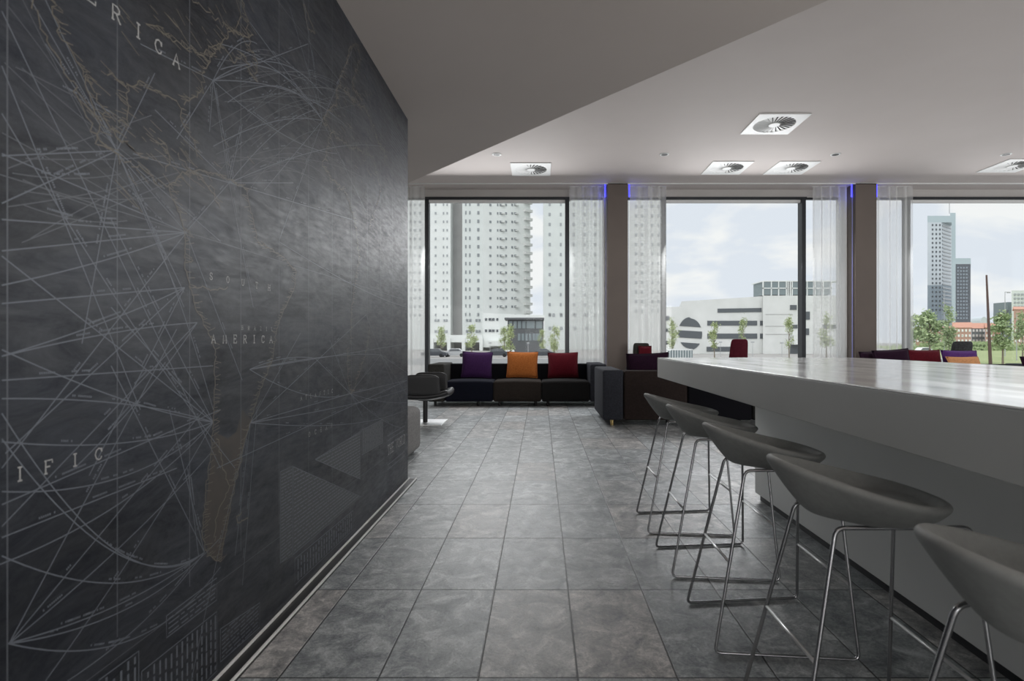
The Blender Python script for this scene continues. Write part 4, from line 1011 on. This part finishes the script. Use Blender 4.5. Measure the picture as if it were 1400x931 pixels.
# parked cars
def car(px, d, m, label, L=4.2, rz=0):
    e = empty('parked_car', (PX(px,d), d, GZ+.02), rz, label, 'car', 'parked cars outside')
    prof = [(-L/2,.25),(-L/2,.75),(-L*.42,.85),(-L*.28,.92),(-L*.16,1.42),(L*.18,1.45),(L*.33,.95),(L*.46,.85),(L/2,.7),(L/2,.25)]
    MB().prism([(x,-.85,z) for x, z in prof], (0,1.7,0)).build('body', m, e, bevel=.06)
    MB().prism([(x,-.87,z) for x, z in ((-L*.24,.95),(-L*.145,1.34),(L*.165,1.36),(L*.28,.97))], (0,1.74,0)).build('side_window', 'win_dark', e)
    for x in (-L*.3, L*.3):
        for y in (-.8, .8): MB().tube([(x,y-.1,.31),(x,y+.1,.31)], .31, 16).build('wheel', 'legdark', e)
for px, d, m, lab in ((594,92,'car_dark','dark parked car at the left of the first window'), (622,94,'pole_grey','grey parked car left of the purple cushion'), (680,93,'car_dark','dark parked car just right of the purple cushion'),
                      (690,118,'car_white','white parked car left of the orange cushion'), (741,92,'car_dark','dark parked car right of the orange cushion'), (1262,110,'car_white','white parked car below the bushy tree')):
    car(px, d, m, lab)

# ================================================================== LIGHT
w = bpy.data.worlds.new('World'); scene.world = w; w.use_nodes = True; nt = w.node_tree; L = nt.links.new; bg = nt.nodes['Background']
tc = nn(nt, 'ShaderNodeTexCoord'); sp = nn(nt, 'ShaderNodeSeparateXYZ'); L(tc.outputs['Generated'], sp.inputs[0])
mp = nn(nt, 'ShaderNodeMapping'); mp.inputs['Scale'].default_value = (1.0,1.0,2.6); mp.inputs['Location'].default_value = (.3,.2,.55); L(tc.outputs['Generated'], mp.inputs[0])
cn = nn(nt, 'ShaderNodeTexNoise', Scale=5.2, Detail=7, Roughness=.50, Distortion=.35); L(mp.outputs[0], cn.inputs['Vector'])
cr = nn(nt, 'ShaderNodeValToRGB'); L(cn.outputs['Fac'], cr.inputs[0]); e = cr.color_ramp.elements
e[0].position = .45; e[0].color = (.74,.785,.86,1); e[1].position = .57; e[1].color = (.90,.905,.91,1)
gr_ = nn(nt, 'ShaderNodeMapRange'); L(sp.outputs[2], gr_.inputs['Value']); gr_.inputs['From Min'].default_value = .25; gr_.inputs['From Max'].default_value = .9; gr_.inputs['To Min'].default_value = 1.0; gr_.inputs['To Max'].default_value = 2.2
sc = nn(nt, 'ShaderNodeVectorMath', operation='SCALE'); L(cr.outputs[0], sc.inputs[0]); L(gr_.outputs[0], sc.inputs['Scale'])
L(sc.outputs[0], bg.inputs[0]); bg.inputs[1].default_value = 1.07
def area(name, loc, rot, sx, sy, e_, col=(1,1,1), spread=180):
    l = bpy.data.lights.new(name, 'AREA'); l.shape = 'RECTANGLE'; l.size = sx; l.size_y = sy; l.energy = e_; l.color = col; l.spread = T(spread)
    o = bpy.data.objects.new(name, l); COL.objects.link(o); o.location = loc; o.rotation_euler = rot; return o
# added fill lights at the unseen right and rear walls, to brighten the interior
for y_, e_ in ((2.4, 50), (7.45, 60), (-2.5, 25)): area('right_fill_light', (XR+.1, y_, 1.95), (0, T(90), 0), 3.2, 4.2, e_, (.97,.98,1))
area('rear_fill_light', (.6, YB+.02, 1.85), (T(90), 0, 0), 2.6, 2.6, 90, (1,.98,.96))
area('rear_fill_light', (4.2, YB-.1, 1.85), (T(90), 0, 0), 3.9, 2.6, 540, (1,.98,.96))
area('rear_fill_light', (-3.0, YB-.1, 1.85), (T(90), 0, 0), 4.2, 2.6, 160, (1,.98,.96))
# added lamps inside the three window bays, strengthening their daylight
for (x0, x1, a_, b_) in bays: area('daylight_boost', ((a_+b_)/2, YW-.32, 2.95), (T(-60), 0, 0), b_-a_-.1, 1.2, 80 if x0 < 5 else 42, (.98,.99,1))
sn = bpy.data.lights.new('sun', 'SUN'); sn.energy = .75; sn.angle = T(25); sn.color = (1,.98,.95); so = bpy.data.objects.new('sun', sn); COL.objects.link(so)
so.rotation_euler = Vector((.35,1,-.75)).to_track_quat('-Z', 'Y').to_euler()

# ================================================================== CAMERA
cam = bpy.data.cameras.new('camera'); co = bpy.data.objects.new('camera', cam); COL.objects.link(co)
co.location = (0,0,EYE); co.rotation_euler = (T(90),0,0); cam.sensor_width = 36; cam.lens = F/1400*36
cam.shift_x = -39/1400; cam.shift_y = 1.5/1400; cam.clip_start = .05; cam.clip_end = 3000
cam.dof.use_dof = True; cam.dof.focus_distance = 5.5; cam.dof.aperture_fstop = 5.0
scene.camera = co
vs = scene.view_settings; vs.view_transform = 'Standard'; vs.look = 'None'; vs.gamma = 1; vs.exposure = 0; vs.use_curve_mapping = False
